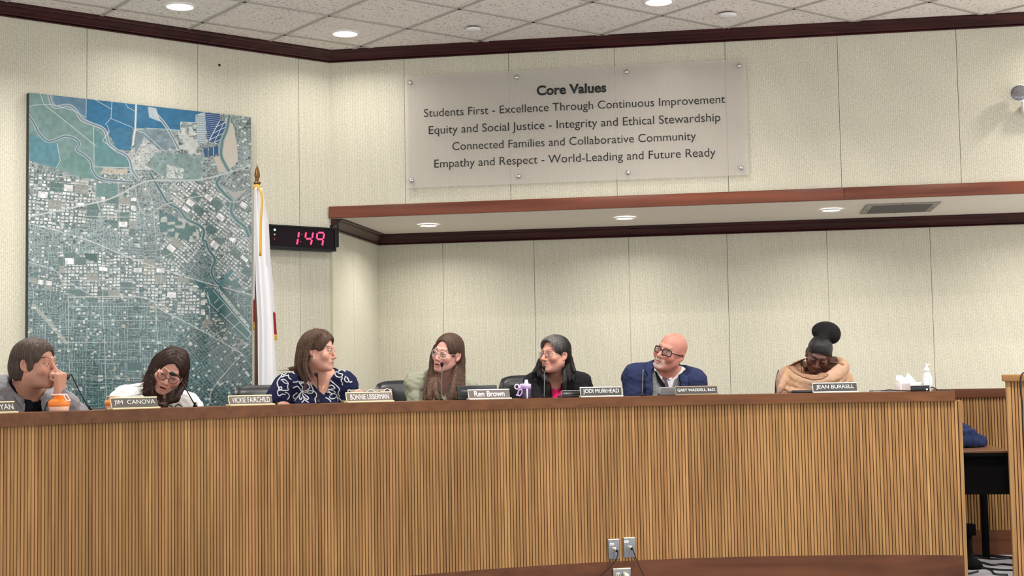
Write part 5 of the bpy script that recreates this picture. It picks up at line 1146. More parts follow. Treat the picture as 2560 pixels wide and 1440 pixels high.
        if label: o['label'] = label
        return o, v
    def patch(s, name, vols, poly_px, off, thick, rgb, m, res=.0016, paint=None, parent=None):
        """flat piece of cloth lying on the front of a garment"""
        Yc = s.N[1] - .1; poly = [(at_y(x, y, Yc).x, at_y(x, y, Yc).z) for x, y in poly_px]; xs = np.arange(min(q[0] for q in poly), max(q[0] for q in poly) + res, res); zs = np.arange(min(q[1] for q in poly), max(q[1] for q in poly) + res, res)
        d = poly_sd(poly, xs[:, None], zs[None, :]); Y = None
        for v in (vols if isinstance(vols, (list, tuple)) else [vols]):
            F = v.front(); gx_, gz_ = v.a[0], v.a[2]; F = np.where(np.isnan(F), np.nanmedian(F) + .05, F)
            fi = np.clip((xs - gx_[0]) / (gx_[1] - gx_[0]), 0, len(gx_) - 1.001); fk = np.clip((zs - gz_[0]) / (gz_[1] - gz_[0]), 0, len(gz_) - 1.001); i0, k0 = fi.astype(int), fk.astype(int); tx, tz = (fi - i0)[:, None], (fk - k0)[None, :]
            y_ = F[i0][:, k0] * (1 - tx) * (1 - tz) + F[i0 + 1][:, k0] * tx * (1 - tz) + F[i0][:, k0 + 1] * (1 - tx) * tz + F[i0 + 1][:, k0 + 1] * tx * tz; Y = y_ if Y is None else np.minimum(Y, y_)
        for _ in range(6): Y[1:-1, 1:-1] = (Y[1:-1, 1:-1] * 2 + Y[:-2, 1:-1] + Y[2:, 1:-1] + Y[1:-1, :-2] + Y[1:-1, 2:]) / 6
        ins = d < 0; idx = np.full(ins.shape, -1); ii, kk = np.nonzero(ins); idx[ii, kk] = np.arange(len(ii)); V = np.stack([xs[ii], Y[ii, kk] - off, zs[kk]], -1)
        q = np.stack([idx[:-1, :-1], idx[1:, :-1], idx[1:, 1:], idx[:-1, 1:]], -1).reshape(-1, 4); q = q[(q >= 0).all(1)]; col = np.tile(lum(rgb), (len(V), 1))
        if paint is not None: col = paint(V, col)
        o = link(name, raw_mesh(name, s.loc(V), q, col=col, smooth=True), m, parent or s.t); so = o.modifiers.new('cloth', 'SOLIDIFY'); so.thickness = thick; so.offset = 1; return o
    def hair(s, name, rgb, m, build, h=.0026, pad=.20, lo=None, hi=None, noise=(.0010, .012), paint=None, k=.012, strands=5000, length=.07, part=(0, -.03, .125)):
        c = s.H[1]; r = .135 * s.H[2]; lo_ = c - r if lo is None else np.minimum(c - r, lo); hi_ = c + r if hi is None else np.maximum(c + r, hi); v = Vol.uni(lo_, hi_, h)
        P = (v.a[0][:, None, None], v.a[1][None, :, None], v.a[2][None, None, :]); L = to_local(s.H, P); build(s, v, L)
        if noise: v.F += (noise[0] * n3d((L[0], L[1] * .8, L[2] * .22), noise[1], 4)).astype(f4)
        V, Q = v.mesh(); Lv = np.stack(to_local(s.H, (V[:, 0], V[:, 1], V[:, 2])), -1); col = np.tile(lum(rgb), (len(V), 1)); col *= (1 + .22 * n3d((Lv[:, 0], Lv[:, 1] * .8, Lv[:, 2] * .12), .009, 8))[:, None]
        if paint is not None: col = paint(Lv, col)
        o = link(name, raw_mesh(name, s.loc(V), Q, col=np.clip(col * (.72 if strands else 1), 0, 1), smooth=True), m, s.t)
        if strands: s.strands(v, V, col, o, strands, length, part)
        return o
    def strands(s, v, V, col, parent, n, length, part):
        """fine hairs combed over the surface, away from the parting and down"""
        r = np.random.default_rng(3); i = r.integers(0, len(V), n); p = V[i].copy(); c = col[i] * r.uniform(.7, 1.35, (n, 1)); K_ = 13; st = length / K_ * r.uniform(.5, 1.15, (n, 1)); P0 = to_world(s.H, part)
        a0 = np.array([v.a[q][0] for q in range(3)]); hh = np.array([v.a[q][1] - v.a[q][0] for q in range(3)]); shp = np.array(v.F.shape) - 2
        def F(q):
            g = np.clip((q - a0) / hh, 0, shp - .001); b = g.astype(int); f = g - b; o_ = 0
            for dx in (0, 1):
                for dy in (0, 1):
                    for dz in (0, 1): o_ = o_ + v.F[b[:, 0] + dx, b[:, 1] + dy, b[:, 2] + dz] * (f[:, 0] if dx else 1 - f[:, 0]) * (f[:, 1] if dy else 1 - f[:, 1]) * (f[:, 2] if dz else 1 - f[:, 2])
            return o_
        def G(q): e = .002; g = np.stack([F(q + np.eye(3)[k_] * e) - F(q - np.eye(3)[k_] * e) for k_ in range(3)], -1); return g / (np.linalg.norm(g, axis=1, keepdims=True) + 1e-9)
        pts = []; d = None; live = np.ones((n, 1)); wob = r.normal(0, .22, (n, 3)); off = r.uniform(.0002, .0016, n)
        for k_ in range(K_ + 1):
            g = G(p); p = p - g * (F(p) - off - (.0006 * (k_ / K_) ** 2))[:, None]; pts.append(p.copy())
            t = (p - P0); t /= np.linalg.norm(t, axis=1, keepdims=True); t = t + np.array([0, 0, -.55]) + wob; t -= g * (t * g).sum(1, keepdims=True); t /= np.linalg.norm(t, axis=1, keepdims=True) + 1e-9
            if d is not None: live = live * ((t * d).sum(1, keepdims=True) > .45); t = d * .45 + t * .55; t /= np.linalg.norm(t, axis=1, keepdims=True) + 1e-9
            d = t; p = p + t * st * live
        X = s.loc(np.stack(pts, 1).reshape(-1, 3)); cu = bpy.data.hair_curves.new('hair_strands'); cu.add_curves([K_ + 1] * n)
        cu.attributes['position'].data.foreach_set('vector', X.astype(np.float32).ravel()); ra = cu.attributes.get('radius') or cu.attributes.new('radius', 'FLOAT', 'POINT'); ra.data.foreach_set('value', np.tile(np.linspace(.00042, .00012, K_ + 1), n).astype(np.float32))
        at = cu.attributes.new('Col', 'FLOAT_COLOR', 'CURVE'); cc = np.ones((n, 4), np.float32); cc[:, :3] = np.clip(c, 0, 1); at.data.foreach_set('color', cc.ravel())
        o = bpy.data.objects.new('hair_strands', cu); C.objects.link(o); cu.materials.append(STRAND); o.parent = parent; o['kind'] = 'stuff'
    def px(s, x, y, dY=0.0): return np.array(at_y(x, y, s.p['Y'] + dY))
    def glasses(s, rgb, w=.027, hgt=.017, r=.0014, cx=.0325, cz=.0, sq=3.0, top=None, rgb_top=None, bottom=True, lens=True, temple_r=None, slip=0.0, metal=0.0):
        t = bpy.data.objects.new('eyeglasses', None); C.objects.link(t); t.parent = s.t
        m = mat('spectacle_frame', rgb, .3, metal); W = lambda p: Vector(s.loc(to_world(s.H, p)))
        yb = lambda x: -.104 - slip * .3 + .030 * (abs(x) / .07) ** 2
        for sg in (-1, 1):
            ring = []
            for i in range(40):
                a = 2 * math.pi * i / 40; ca, sa = math.cos(a), math.sin(a); rr = (abs(ca) ** sq + abs(sa) ** sq) ** (-1 / sq); x = sg * cx + w * .5 * rr * ca; z = cz - slip + hgt * rr * sa; ring.append(W((x, yb(x), z)))
            MB().tube(ring, r, 8, True).build('rim', m, t)
            if lens:
                mb = MB(); c_ = W((sg * cx, yb(sg * cx), cz - slip)); mb.add([c_] + ring, [(0, i + 1, (i + 1) % 40 + 1) for i in range(40)]); mb.build('lens', LENSM, t)
            xo = sg * (cx + w * .5); MB().tube([W((xo, yb(xo), cz - slip + hgt * .45)), W((sg * .073, -.06, cz - slip * .8 + hgt * .4)), W((sg * .079, -.01, cz + hgt * .4)), W((sg * .080, .012, cz + .008)), W((sg * .078, .028, cz - .012))], temple_r or r, 8).build('temple', m, t)
        MB().tube([W((-cx + w * .5, yb(.006), cz - slip + .003)), W((0, yb(0) - .001, cz - slip + .006)), W((cx - w * .5, yb(.006), cz - slip + .003))], r, 8).build('bridge', m, t)
        return t
SKIN = attr_mat('skin', .50, .32, bump=.12, bscale=420, sss=.12); SKIN2 = attr_mat('deep_skin', .42, .4, bump=.12, bscale=420, sss=.06)
LENSM = clear_plastic('spectacle_lens', (230, 232, 236), .06)
STRAND = attr_mat('hair_strand', .45, .35)
def hair_mat(name, rough=.5): return attr_mat(name, rough, .25, streak=((0, 0, 0), (220, 220, 16), .25))
HAIR = hair_mat('hair'); HAIRB = hair_mat('glossy_hair', .34)
WEAVE = attr_mat('woven_cloth', .85, .2, bump=.25, bscale=700, noise=.06, nscale=500); KNIT = attr_mat('soft_knit', .92, .15, bump=.4, bscale=450, noise=.1, nscale=350); TEE = attr_mat('cotton_jersey', .88, .15, bump=.15, bscale=500)
def trousers(P_, rgb=(30, 30, 36)):
    lo = np.minimum(P_.pel, P_.pel - P_.out * .5) - .2; hi = np.maximum(P_.pel, P_.pel - P_.out * .5) + .2; lo[2] = PLAT + .06; hi[2] = P_.seat_z + .2; v = Vol.uni(lo, hi, .012); P_.torso(v, .010, arms=False)
    V, Q = v.mesh(); link('trousers', raw_mesh('trousers', P_.loc(V), Q, col=np.tile(lum(rgb), (len(V), 1)), smooth=True), WEAVE, P_.t)
def cut_hair(v, L, d, k=.008): v.F = smax(v.F, -d.astype(f4), k)
def scalp(L, g=.008, up=0.0): return smin(ell(L, (0, .016, .038 + up), (.0755 + g, .094 + g, .081 + g)), ell(L, (0, .05, -.02), (.066 + g, .06 + g, .07)), .03)
def locks(s, v, paths, k=.009):
    """each path: pixel points with a depth offset from the head, and radii"""
    for pts, r0, r1 in paths:
        W = [s.px(*q) for q in pts]; W = [np.array(q) for q in smooth_path([Vector(q) for q in W], 4)]; n = len(W); v.chain(W, [r0 + (r1 - r0) * i / (n - 1) for i in range(n)], k)
def chair(P_, label, back_px=None, shift=0.0):
    """black leather office chair, its back just showing over the rail"""
    a = P_.a; o = P_.pel + P_.out * .02 + P_.tang * shift; t = thing('office_chair', label, 'chair', (o[0], o[1], PLAT), a - math.pi / 2, 'black office chairs behind the dais'); LEA = LEATHER
    sz = P_.seat_z; zt = (back_px[0] if back_px else 1.28) - PLAT; yb = .20; hw = (back_px[1] if back_px else .27)
    ml = MB(); n = 14
    MB().box((-.26, -.26, sz - PLAT - .085), (.26, .24, sz - PLAT - .0), .03).build('seat', LEA, t)
    V = []; Fs = []
    zs = np.linspace(sz - PLAT + .03, zt, 16); m_ = 15
    for side in (0, 1):
        for j, z in enumerate(zs):
            tt = j / 15; half = hw * (1 - .10 * (2 * tt - 1) ** 4) * (1 - .06 * tt)
            for i in range(m_):
                u = -1 + 2 * i / (m_ - 1); zz = z - (.022 * abs(u) ** 6 if j == 15 else .012 * abs(u) ** 6 if j == 14 else 0); th_ = .035 * (1 - u ** 8) * (1 - (2 * tt - 1) ** 10) + .006
                V.append((half * u, yb + .05 * tt - .02 * (1 - u * u) * 0 + .045 * u * u * -1 + (th_ if side else -th_) * (1.0), zz))
    N_ = m_ * 16
    for j in range(15):
        for i in range(m_ - 1):
            q = j * m_ + i; Fs.append((q, q + 1, q + m_ + 1, q + m_)); q += N_; Fs.append((q, q + m_, q + m_ + 1, q + 1))
    for i in range(m_ - 1): Fs.append((i, N_ + i, N_ + i + 1, i + 1)); q = 15 * m_ + i; Fs.append((q, q + 1, N_ + q + 1, N_ + q))
    for j in range(15): q = j * m_; Fs.append((q, q + m_, N_ + q + m_, N_ + q)); q += m_ - 1; Fs.append((q, N_ + q, N_ + q + m_, q + m_))
    mb = MB(); mb.add(V, Fs, True); mb.build('backrest', LEA, t)
    for sg in (-1, 1) if abs(shift) < .1 else (): MB().tube(smooth_path([(sg * .27, .2, sz - PLAT - .04), (sg * .31, .1, sz - PLAT + .06), (sg * .31, .0, sz - PLAT + .19), (sg * .31, -.1, sz - PLAT + .2), (sg * .3, -.16, sz - PLAT + .1), (sg * .27, -.1, sz - PLAT - .05)], 5), .018, 10).build('armrest', BLK, t)
    MB().lathe([(.03, .07), (.03, sz - PLAT - .08)], 20).build('gas_column', BT, t)
    mb = MB()
    for i in range(5): q = 2 * math.pi * i / 5; mb.tube([(0, 0, .085), (.28 * math.cos(q), .28 * math.sin(q), .07)], [.022, .014], 8)
    mb.build('star_base', BLK, t)
    for i in range(5): q = 2 * math.pi * i / 5; MB().sphere((.28 * math.cos(q), .28 * math.sin(q), .03), .03, 8).build('caster', BLK, t)
LEATHER = mat('black_leather', (26, 28, 32), .38, bump=.15, bscale=260)
# ---------------------------------------------------------------- 1: man in the grey blazer, chin on his fist
p = dict(label='man with short brown hair in grey blazer and black top, chin resting on his fist', head=(89, 911), Y=6.75, Yt=6.86, yaw=74, pitch=-4, roll=3, hs=.98, neck=(68, 980), shl=(-22, 985), shr=(122, 1000), dl=-.10, dr=.06,
         skin=(197, 146, 124), flush=.2, brow=(80, 62, 52), stubble=(150, 120, 106), fw=1.03, fat=.3, lid=.75, nose=1.1, lips=(176, 112, 100), belly=1.15, neck_r=.060, gaze=(.002, 0))
p['er'] = at_y(186, 1040, 6.76); p['wr'] = at_y(149, 988, 6.70); p['handR'] = dict(d=(.06, -.06, 1), n=(-.92, .25, .1), curl=(1.2, 1.4, 1.5, 1.5), s=1.08, thumb=.7); p['fine'] = [p['wr']]
m1 = Person(p); m1.body(); trousers(m1, (50, 50, 56))
m1.cloth('shirt', .007, (22, 24, 32), TEE, neck=.064, neck_up=.03, sleeves=.02)
BLAZER = (138, 136, 140)
_, jv = m1.cloth('blazer', .021, BLAZER, WEAVE, neck=.072, neck_up=.05, cut=[(50, 960), (88, 962), (91, 985), (93, 1005), (99, 1040), (104, 1080), (62, 1080), (59, 1030), (57, 1005)], sleeves=.78, noise=(.004, .09))
m1.patch('lapel', jv, [(36, 946), (47, 950), (55, 975), (60, 1005), (60, 1036), (52, 1012), (38, 990), (44, 984), (34, 962)], .006, .004, (146, 144, 148), WEAVE)
m1.patch('lapel', jv, [(92, 968), (104, 966), (122, 978), (124, 1000), (112, 1006), (103, 1036), (93, 1006), (90, 985)], .006, .004, (146, 144, 148), WEAVE)
def hb(s, v, L):
    d = smin(scalp(L, .011), ell(L, (0, .016, .058), (.080, .094, .066)), .02); d = smin(d, ell(L, (0, .075, -.01), (.070, .058, .085)), .03)
    d = smin(d, ell((np.abs(L[0]), L[1], L[2]), (.071, -.014, .006), (.010, .018, .040)), .012)
    d = smax(d, -ell(L, (0, -.125, -.030), (.094, .088, .112)), .012); d = smax(d, -ell((np.abs(L[0]), L[1], L[2]), (.084, .014, -.012), (.022, .019, .036)), .008); d = smax(d, -(L[2] + .085 + .02 * np.sin(L[0] * 60)), .015); v.F[:] = d * s.H[2]
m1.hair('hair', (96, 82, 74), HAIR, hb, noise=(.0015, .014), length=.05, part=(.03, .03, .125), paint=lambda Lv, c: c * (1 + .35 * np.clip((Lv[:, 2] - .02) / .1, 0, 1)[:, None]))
# ---------------------------------------------------------------- 2: woman in white, speaking
p = dict(label='woman with long dark hair and glasses in white top, leaning to a microphone', head=(425, 926), Y=7.35, Yt=7.52, yaw=16, pitch=16, roll=25, hs=.96, neck=(398, 990), shl=(314, 1000), shr=(468, 1020), dl=.0, dr=.0,
         skin=(206, 156, 139), flush=.5, brow=(70, 48, 40), fat=.7, fw=1.04, open=.9, lid=.45, lips=(186, 104, 100), teeth=.9, bust=1, neck_r=.050, chest_skin=(206, 156, 139), gaze=(.001, -.001))
m2 = Person(p); m2.body(); trousers(m2)
def arcs(V, col):
    for i, (cx, cy, r_) in enumerate(((423, 1020, 7), (446, 1020, 8.5))):
        P_ = np.array([project(q) for q in V]); d = np.abs(np.hypot(P_[:, 0] - cx, P_[:, 1] - cy) - r_); w = (np.clip((1.8 - d) / .8, 0, 1) * (P_[:, 1] < 1020) * (V[:, 1] < m2.N[1]))[:, None]; col = col * (1 - w) + lum((24, 24, 26)) * w
    return col
m2.cloth('top', .010, (236, 234, 230), TEE, neck=.060, neck_up=.05, sleeves=.9, noise=(.005, .10), h=.0035, paint=arcs)
def hb(s, v, L):
    d = scalp(L, .010); d = smax(d, -ell(L, (.004, -.125, -.030), (.078, .085, .124)), .010); v.F[:] = d * s.H[2]
    locks(s, v, [([(430, 880, .01), (398, 896, .03), (380, 925, .04), (362, 955, .03), (347, 962, .05)], .026, .010), ([(430, 880, 0), (402, 900, 0), (386, 930, 0), (378, 960, -.02), (372, 985, -.03), (384, 1000, -.03)], .026, .012), ([(412, 890, -.03), (396, 918, -.04), (389, 950, -.06), (392, 980, -.08), (404, 1002, -.09), (410, 1012, -.09)], .018, .012),
        ([(398, 925, .02), (384, 955, 0), (388, 985, -.05), (402, 1005, -.08), (412, 1016, -.09)], .020, .014), ([(392, 950, .04), (396, 985, -.02), (416, 1003, -.07), (440, 1000, -.08), (449, 992, -.08)], .018, .005), ([(452, 880, .02), (464, 900, .03), (464, 930, .04), (460, 960, .04), (446, 985, -.02), (436, 998, -.05)], .017, .010), ([(445, 960, .06), (430, 985, .0), (420, 1000, -.06)], .022, .014), ([(372, 945, .02), (360, 975, -.0), (366, 990, -.02)], .014, .006)])
    v.F = smax(v.F, -(ell(L, (.002, -.122, -.030), (.070, .082, .120)) * s.H[2]).astype(f4), .008)
m2.hair('hair', (70, 51, 45), HAIRB, hb, lo=m2.px(340, 1022, -.14), hi=m2.px(478, 868, .14), noise=(.0022, .022), strands=7000, part=(.02, -.04, .12))
m2.glasses((52, 30, 26), w=.046, hgt=.0150, r=.0013, cx=.0325, cz=-.004, sq=2.6, slip=.008)
chair(m2, 'black leather chair behind the woman in the white top', (1.19, .27), -.13)
# ---------------------------------------------------------------- 3: woman in the navy floral dress
p = dict(label='woman with shoulder-length brown hair in navy dress with white line flowers, looking aside', head=(796, 877), Y=8.0, Yt=8.1, yaw=77, pitch=2, roll=2, hs=.935, neck=(806, 950), shl=(716, 968), shr=(860, 962), skin=(206, 158, 139), flush=.4, brow=(96, 70, 56), fat=.8, fw=1.05,
         lid=.35, nose=.95, lips=(178, 104, 100), bust=1, neck_r=.054, chest_skin=(206, 154, 137), belly=1.15)
p['el'] = at_y(688, 1010, 8.05); p['wl'] = at_y(740, 1032, 7.95)
m3 = Person(p); m3.body(); trousers(m3)
Z2 = lambda *pts: [(560 + x / 5.539, 800 + y / 5.539) for x, y in pts]
FLOW = [((1075, 990), (1020, 920), (960, 940)), ((1075, 990), (1090, 930), (1060, 890), (1100, 870), (1160, 880), (1190, 930), (1150, 970), (1075, 990)), ((1075, 990), (1130, 1000), (1180, 980), (1230, 985), (1215, 1015), (1150, 1010)), ((1075, 1000), (1130, 1040), (1170, 1080), (1150, 1100), (1100, 1060)), ((1070, 1000), (1030, 1060), (975, 1090), (960, 1050), (1010, 1010)), ((1060, 1010), (1045, 1080), (1065, 1100), (1080, 1070)), ((980, 1120), (1000, 1090), (1050, 1020)), ((1085, 1030), (1110, 1100), (1080, 1140)), ((1110, 1100), (1170, 1140)),
        ((1060, 890), (1040, 860), (1090, 860), (1150, 855), (1200, 890), (1240, 980), (1275, 1010), (1280, 1060), (1260, 1085), (1270, 1140)), ((960, 860), (1000, 860), (1025, 845)), ((890, 760), (900, 800), (930, 820)),
        ((790, 780), (750, 830), (735, 880), (760, 950), (740, 1000), (760, 1050), (800, 1030), (850, 1030)), ((790, 830), (830, 820), (870, 850), (890, 880), (840, 870), (810, 840)), ((890, 880), (880, 930), (890, 970), (820, 975), (770, 960)), ((760, 940), (790, 925), (800, 950), (770, 975)), ((850, 1000), (890, 1020), (905, 1060), (880, 1100)), ((790, 780), (820, 720), (850, 715), (860, 740), (820, 760)), ((930, 710), (980, 740), (1015, 720), (990, 690)), ((800, 790), (850, 770), (890, 770)),
        ((1450, 810), (1490, 850), (1560, 910), (1600, 960), (1580, 1010), (1600, 1060)), ((1430, 940), (1480, 900), (1520, 920), (1530, 950), (1470, 960)), ((1430, 960), (1490, 970), (1540, 1000), (1500, 1020), (1440, 980)), ((1425, 950), (1415, 990), (1470, 1010)), ((1470, 1040), (1520, 1020), (1560, 1040), (1540, 1080), (1480, 1090), (1460, 1060)), ((1410, 1075), (1450, 1095), (1480, 1130)), ((1560, 1060), (1600, 1090), (1630, 1130)), ((1560, 1040), (1580, 1120)),
        ((1460, 770), (1510, 750), (1540, 720), (1590, 720)), ((1530, 730), (1560, 780), (1620, 790), (1640, 750), (1590, 740)), ((1590, 700), (1640, 690), (1680, 710)), ((1640, 800), (1620, 830), (1630, 860)), ((1680, 780), (1670, 830), (1700, 860), (1730, 840), (1700, 790)), ((1640, 870), (1640, 900)), ((1740, 860), (1770, 855))]
FLOW = [[(q.x, q.y) for q in smooth_path([(x, y, 0) for x, y in Z2(*l)], 4)] for l in FLOW]
def flowers(V, col):
    r = V - np.array([0, 0, EYE]); D_ = r @ np.array(fwd); X = 1280 + F_PX * (r @ np.array(c_right)) / D_; Y = 720 - F_PX * (r @ np.array(c_up)) / D_; d = np.full(len(V), 99.0)
    for l in FLOW: d = np.minimum(d, pdist(l, X, Y, 4))
    w = (np.clip((1.35 - d) / .5, 0, 1) * (V[:, 1] < m3.N[1] + .06))[:, None]; return col * (1 - w) + lum((228, 232, 236)) * w
def puff(v):
    for S, E in ((m3.SL, m3.EL), (m3.SR, m3.ER)): v.cap(S, S + (E - S) * .62, .060, .074, .03)
m3.cloth('dress', .009, (32, 36, 66), TEE, neck=.064, neck_up=.08, cut=Z2((1150, 820), (1250, 740), (1450, 720), (1462, 800), (1440, 940), (1375, 1040), (1290, 970)), sleeves=.25, noise=(.003, .09), h=.0027, extra=puff, paint=flowers)
def hb(s, v, L):
    d = smin(scalp(L, .011), ell(L, (0, .0, .064), (.078, .09, .060)), .02); d = smax(d, -ell(L, (0, -.125, -.026), (.094, .090, .116)), .010); d = smax(d, -ell(L, (-.085, -.006, -.026), (.03, .028, .034)), .01); v.F[:] = d * s.H[2]
    locks(s, v, [([(798, 832, -.03), (766, 844, -.05), (750, 876, -.05), (746, 910, -.04), (736, 921, -.02), (720, 922, -.01)], .018, .006), ([(795, 832, -.05), (768, 850, -.07), (753, 890, -.07), (751, 925, -.06), (764, 952, -.06)], .019, .009), ([(800, 834, -.06), (780, 848, -.08), (767, 880, -.08), (763, 918, -.08), (775, 950, -.08)], .014, .008), ([(790, 834, .02), (758, 856, .02), (748, 890, .03), (745, 915, .03), (742, 928, .03)], .026, .014), ([(790, 834, .06), (770, 870, .08), (765, 910, .08), (770, 935, .06)], .03, .02), ([(765, 900, .0), (762, 930, .0), (770, 944, -.02)], .024, .014), ([(797, 829, -.02), (812, 829, -.03), (821, 835, -.03)], .010, .006)])
    v.F = smax(v.F, -(ell(L, (0, -.125, -.028), (.092, .086, .110)) * s.H[2]).astype(f4), .008)
m3.hair('hair', (106, 82, 68), HAIR, hb, lo=m3.px(712, 956, -.15), hi=m3.px(836, 822, .14), strands=7000, part=(-.015, -.05, .125))
e = m3.loc(to_world(m3.H, (-.078, -.002, -.040))); MB().sphere(tuple(e), .0042, 10).sphere((e[0], e[1], e[2] - .010), .0035, 10).build('earring', mat('pearl', (240, 226, 214), .2), m3.t)
nk = smooth_path([Vector(m3.loc(m3.px(788, 950, -.02))), Vector(m3.loc(m3.px(798, 965, -.07))), Vector(m3.loc(m3.px(806, 971, -.085))), Vector(m3.loc(m3.px(815, 958, -.07)))], 5); MB().tube(nk, .0009, 6).sphere(tuple(m3.loc(m3.px(805, 972, -.09))), .0035, 8).build('necklace', mat('gold_chain', (216, 176, 120), .3, .9), m3.t)
chair(m3, 'black leather chair behind the woman in the navy dress', (1.30, .29), -.15)
# ---------------------------------------------------------------- 4: woman in sage green, speaking
p = dict(label='young woman with long straight brown hair and clear-framed glasses in sage green shirt', head=(1118.5, 883), Y=8.35, Yt=8.46, yaw=-30, pitch=9, roll=15, hs=.95, neck=(1111, 948), shl=(1042, 962), shr=(1160, 970), skin=(210, 159, 146), flush=.55, flushc=(204, 112, 106), brow=(92, 66, 52), fat=.0, fw=.92, open=.45,
         lid=.35, lips=(186, 104, 100), teeth=.35, neck_r=.047, bust=1, gaze=(-.003, 0), chest_skin=(191, 146, 137), nose=.95)
m4 = Person(p); m4.body(); trousers(m4)
SAGE = (150, 152, 132)
_, sv = m4.cloth('shirt', .010, SAGE, WEAVE, neck=.062, neck_up=.06, cut=[(1092, 938), (1126, 938), (1122, 965), (1112, 1000), (1098, 968)], sleeves=.95, noise=(.004, .09))
m4.patch('collar', sv, [(1088, 946), (1096, 950), (1104, 975), (1107, 988), (1098, 982), (1090, 966)], .004, .003, (158, 160, 140), WEAVE); m4.patch('collar', sv, [(1128, 950), (1122, 962), (1113, 990), (1122, 990), (1132, 970)], .004, .003, (158, 160, 140), WEAVE)
m4.patch('undershirt', sv, [(1103, 988), (1112, 988), (1109, 998), (1105, 998)], .002, .001, (236, 234, 230), TEE)
nk = smooth_path([Vector(m4.loc(m4.px(1094, 955, -.03))), Vector(m4.loc(m4.px(1101, 970, -.055))), Vector(m4.loc(m4.px(1107, 976, -.065))), Vector(m4.loc(m4.px(1115, 970, -.055))), Vector(m4.loc(m4.px(1124, 955, -.03)))], 5); MB().tube(nk, .0009, 6).build('necklace', mat('dark_chain', (96, 62, 56), .4, .5), m4.t)
def hb(s, v, L):
    d = scalp(L, .009); d = smax(d, -ell(L, (0, -.125, -.020), (.074, .087, .124)), .010); d = smax(d, -ell(L, (.082, -.002, -.012), (.02, .022, .034)), .008); d = smax(d, -caps(L, (0, -.11, .09), (0, .01, .128), .0022, .0022), .004); v.F[:] = d * s.H[2]
    locks(s, v, [([(1122, 846, .0), (1096, 862, .02), (1083, 890, .02), (1079, 920, .0), (1070, 945, -.02), (1065, 975, -.05), (1062, 998, -.07)], .015, .011), ([(1092, 868, .03), (1083, 900, .02), (1082, 930, -.02), (1078, 960, -.06), (1075, 998, -.09)], .018, .016), ([(1086, 885, .02), (1086, 915, 0), (1090, 940, -.04), (1087, 970, -.08), (1092, 995, -.10)], .012, .012), ([(1130, 845, 0), (1148, 860, .01), (1155, 890, .02), (1156, 925, .01), (1156, 960, -.02), (1152, 998, -.05)], .016, .014), ([(1150, 870, .03), (1150, 910, .03), (1146, 950, -.02), (1141, 998, -.06)], .022, .017), ([(1140, 915, .0), (1137, 945, -.04), (1132, 975, -.07), (1128, 998, -.08)], .012, .014), ([(1125, 860, .08), (1118, 900, .10), (1116, 940, .08)], .045, .04), ([(1072, 960, -.06), (1073, 985, -.09), (1066, 1000, -.09)], .010, .008)], .008)
    v.F = smax(v.F, -(ell(L, (0, -.124, -.022), (.068, .084, .121)) * s.H[2]).astype(f4), .008)
m4.hair('hair', (98, 75, 62), HAIR, hb, lo=m4.px(1050, 1002, -.16), hi=m4.px(1168, 836, .16), strands=8000, length=.09, paint=lambda Lv, c: c * (1 + .45 * np.clip((-.06 - Lv[:, 2]) / .12, 0, 1)[:, None] * np.array([1.05, .95, .85])))
m4.glasses((222, 206, 196), w=.049, hgt=.0205, r=.0017, cx=.0330, cz=-.004, sq=2.3, temple_r=.0014)
chair(m4, 'black leather chair behind the woman in the sage green shirt', (1.315, .31), -.05)
# ---------------------------------------------------------------- 5: smiling woman in the black cardigan
p = dict(label='smiling woman with dark greying hair and glasses in black cardigan over pink top', head=(1387, 886), Y=8.75, Yt=8.86, yaw=-44, pitch=2, roll=5, hs=.95, neck=(1389, 948), shl=(1340, 962), shr=(1448, 962), skin=(202, 148, 130), flush=.5, flushc=(212, 118, 106), brow=(70, 58, 54), fat=.9, fw=1.06, smile=1.0,
         lid=.6, lips=(166, 84, 80), neck_r=.054, bust=1, chest_skin=(184, 128, 107), nose=1.12)
m5 = Person(p); m5.body(); trousers(m5)
m5.cloth('top', .006, (206, 36, 96), TEE, noise=None, neck=.066, neck_up=.10, cut=[(1374, 935), (1404, 935), (1402, 968), (1391, 975), (1380, 970)], sleeves=.02)
m5.cloth('cardigan', .015, (30, 28, 32), KNIT, neck=.072, neck_up=.06, cut=[(1372, 930), (1410, 930), (1403, 965), (1402, 1020), (1384, 1020), (1379, 975)], sleeves=.95, noise=(.004, .09))
def hb(s, v, L):
    d = smin(scalp(L, .010), ell(L, (0, -.02, .062), (.077, .085, .058)), .02); d = smax(d, -ell(L, (0, -.126, -.020), (.086, .092, .122)), .010); d = smax(d, -ell(L, (.084, .004, -.012), (.022, .022, .034)), .008); v.F[:] = d * s.H[2]
    locks(s, v, [([(1385, 845, .04), (1410, 860, .05), (1422, 890, .05), (1431, 915, .03), (1437, 930, .01)], .022, .006), ([(1412, 880, .04), (1417, 905, .02), (1421, 930, -.01), (1424, 952, -.03)], .020, .006), ([(1408, 905, .03), (1411, 930, -.02), (1412, 950, -.05), (1410, 960, -.06)], .016, .006), ([(1425, 900, .05), (1430, 930, .03), (1433, 950, .01)], .018, .006), ([(1372, 880, .10), (1354, 905, .10), (1345, 920, .06), (1333, 932, .02)], .03, .008), ([(1360, 900, .08), (1352, 920, .04), (1350, 940, .0)], .026, .016), ([(1372, 905, .04), (1362, 925, .0), (1362, 945, -.05), (1370, 955, -.06)], .02, .012), ([(1400, 860, .08), (1400, 900, .10), (1395, 935, .08)], .045, .04)])
    v.F = smax(v.F, -(ell(L, (0, -.126, -.022), (.083, .090, .119)) * s.H[2]).astype(f4), .008)
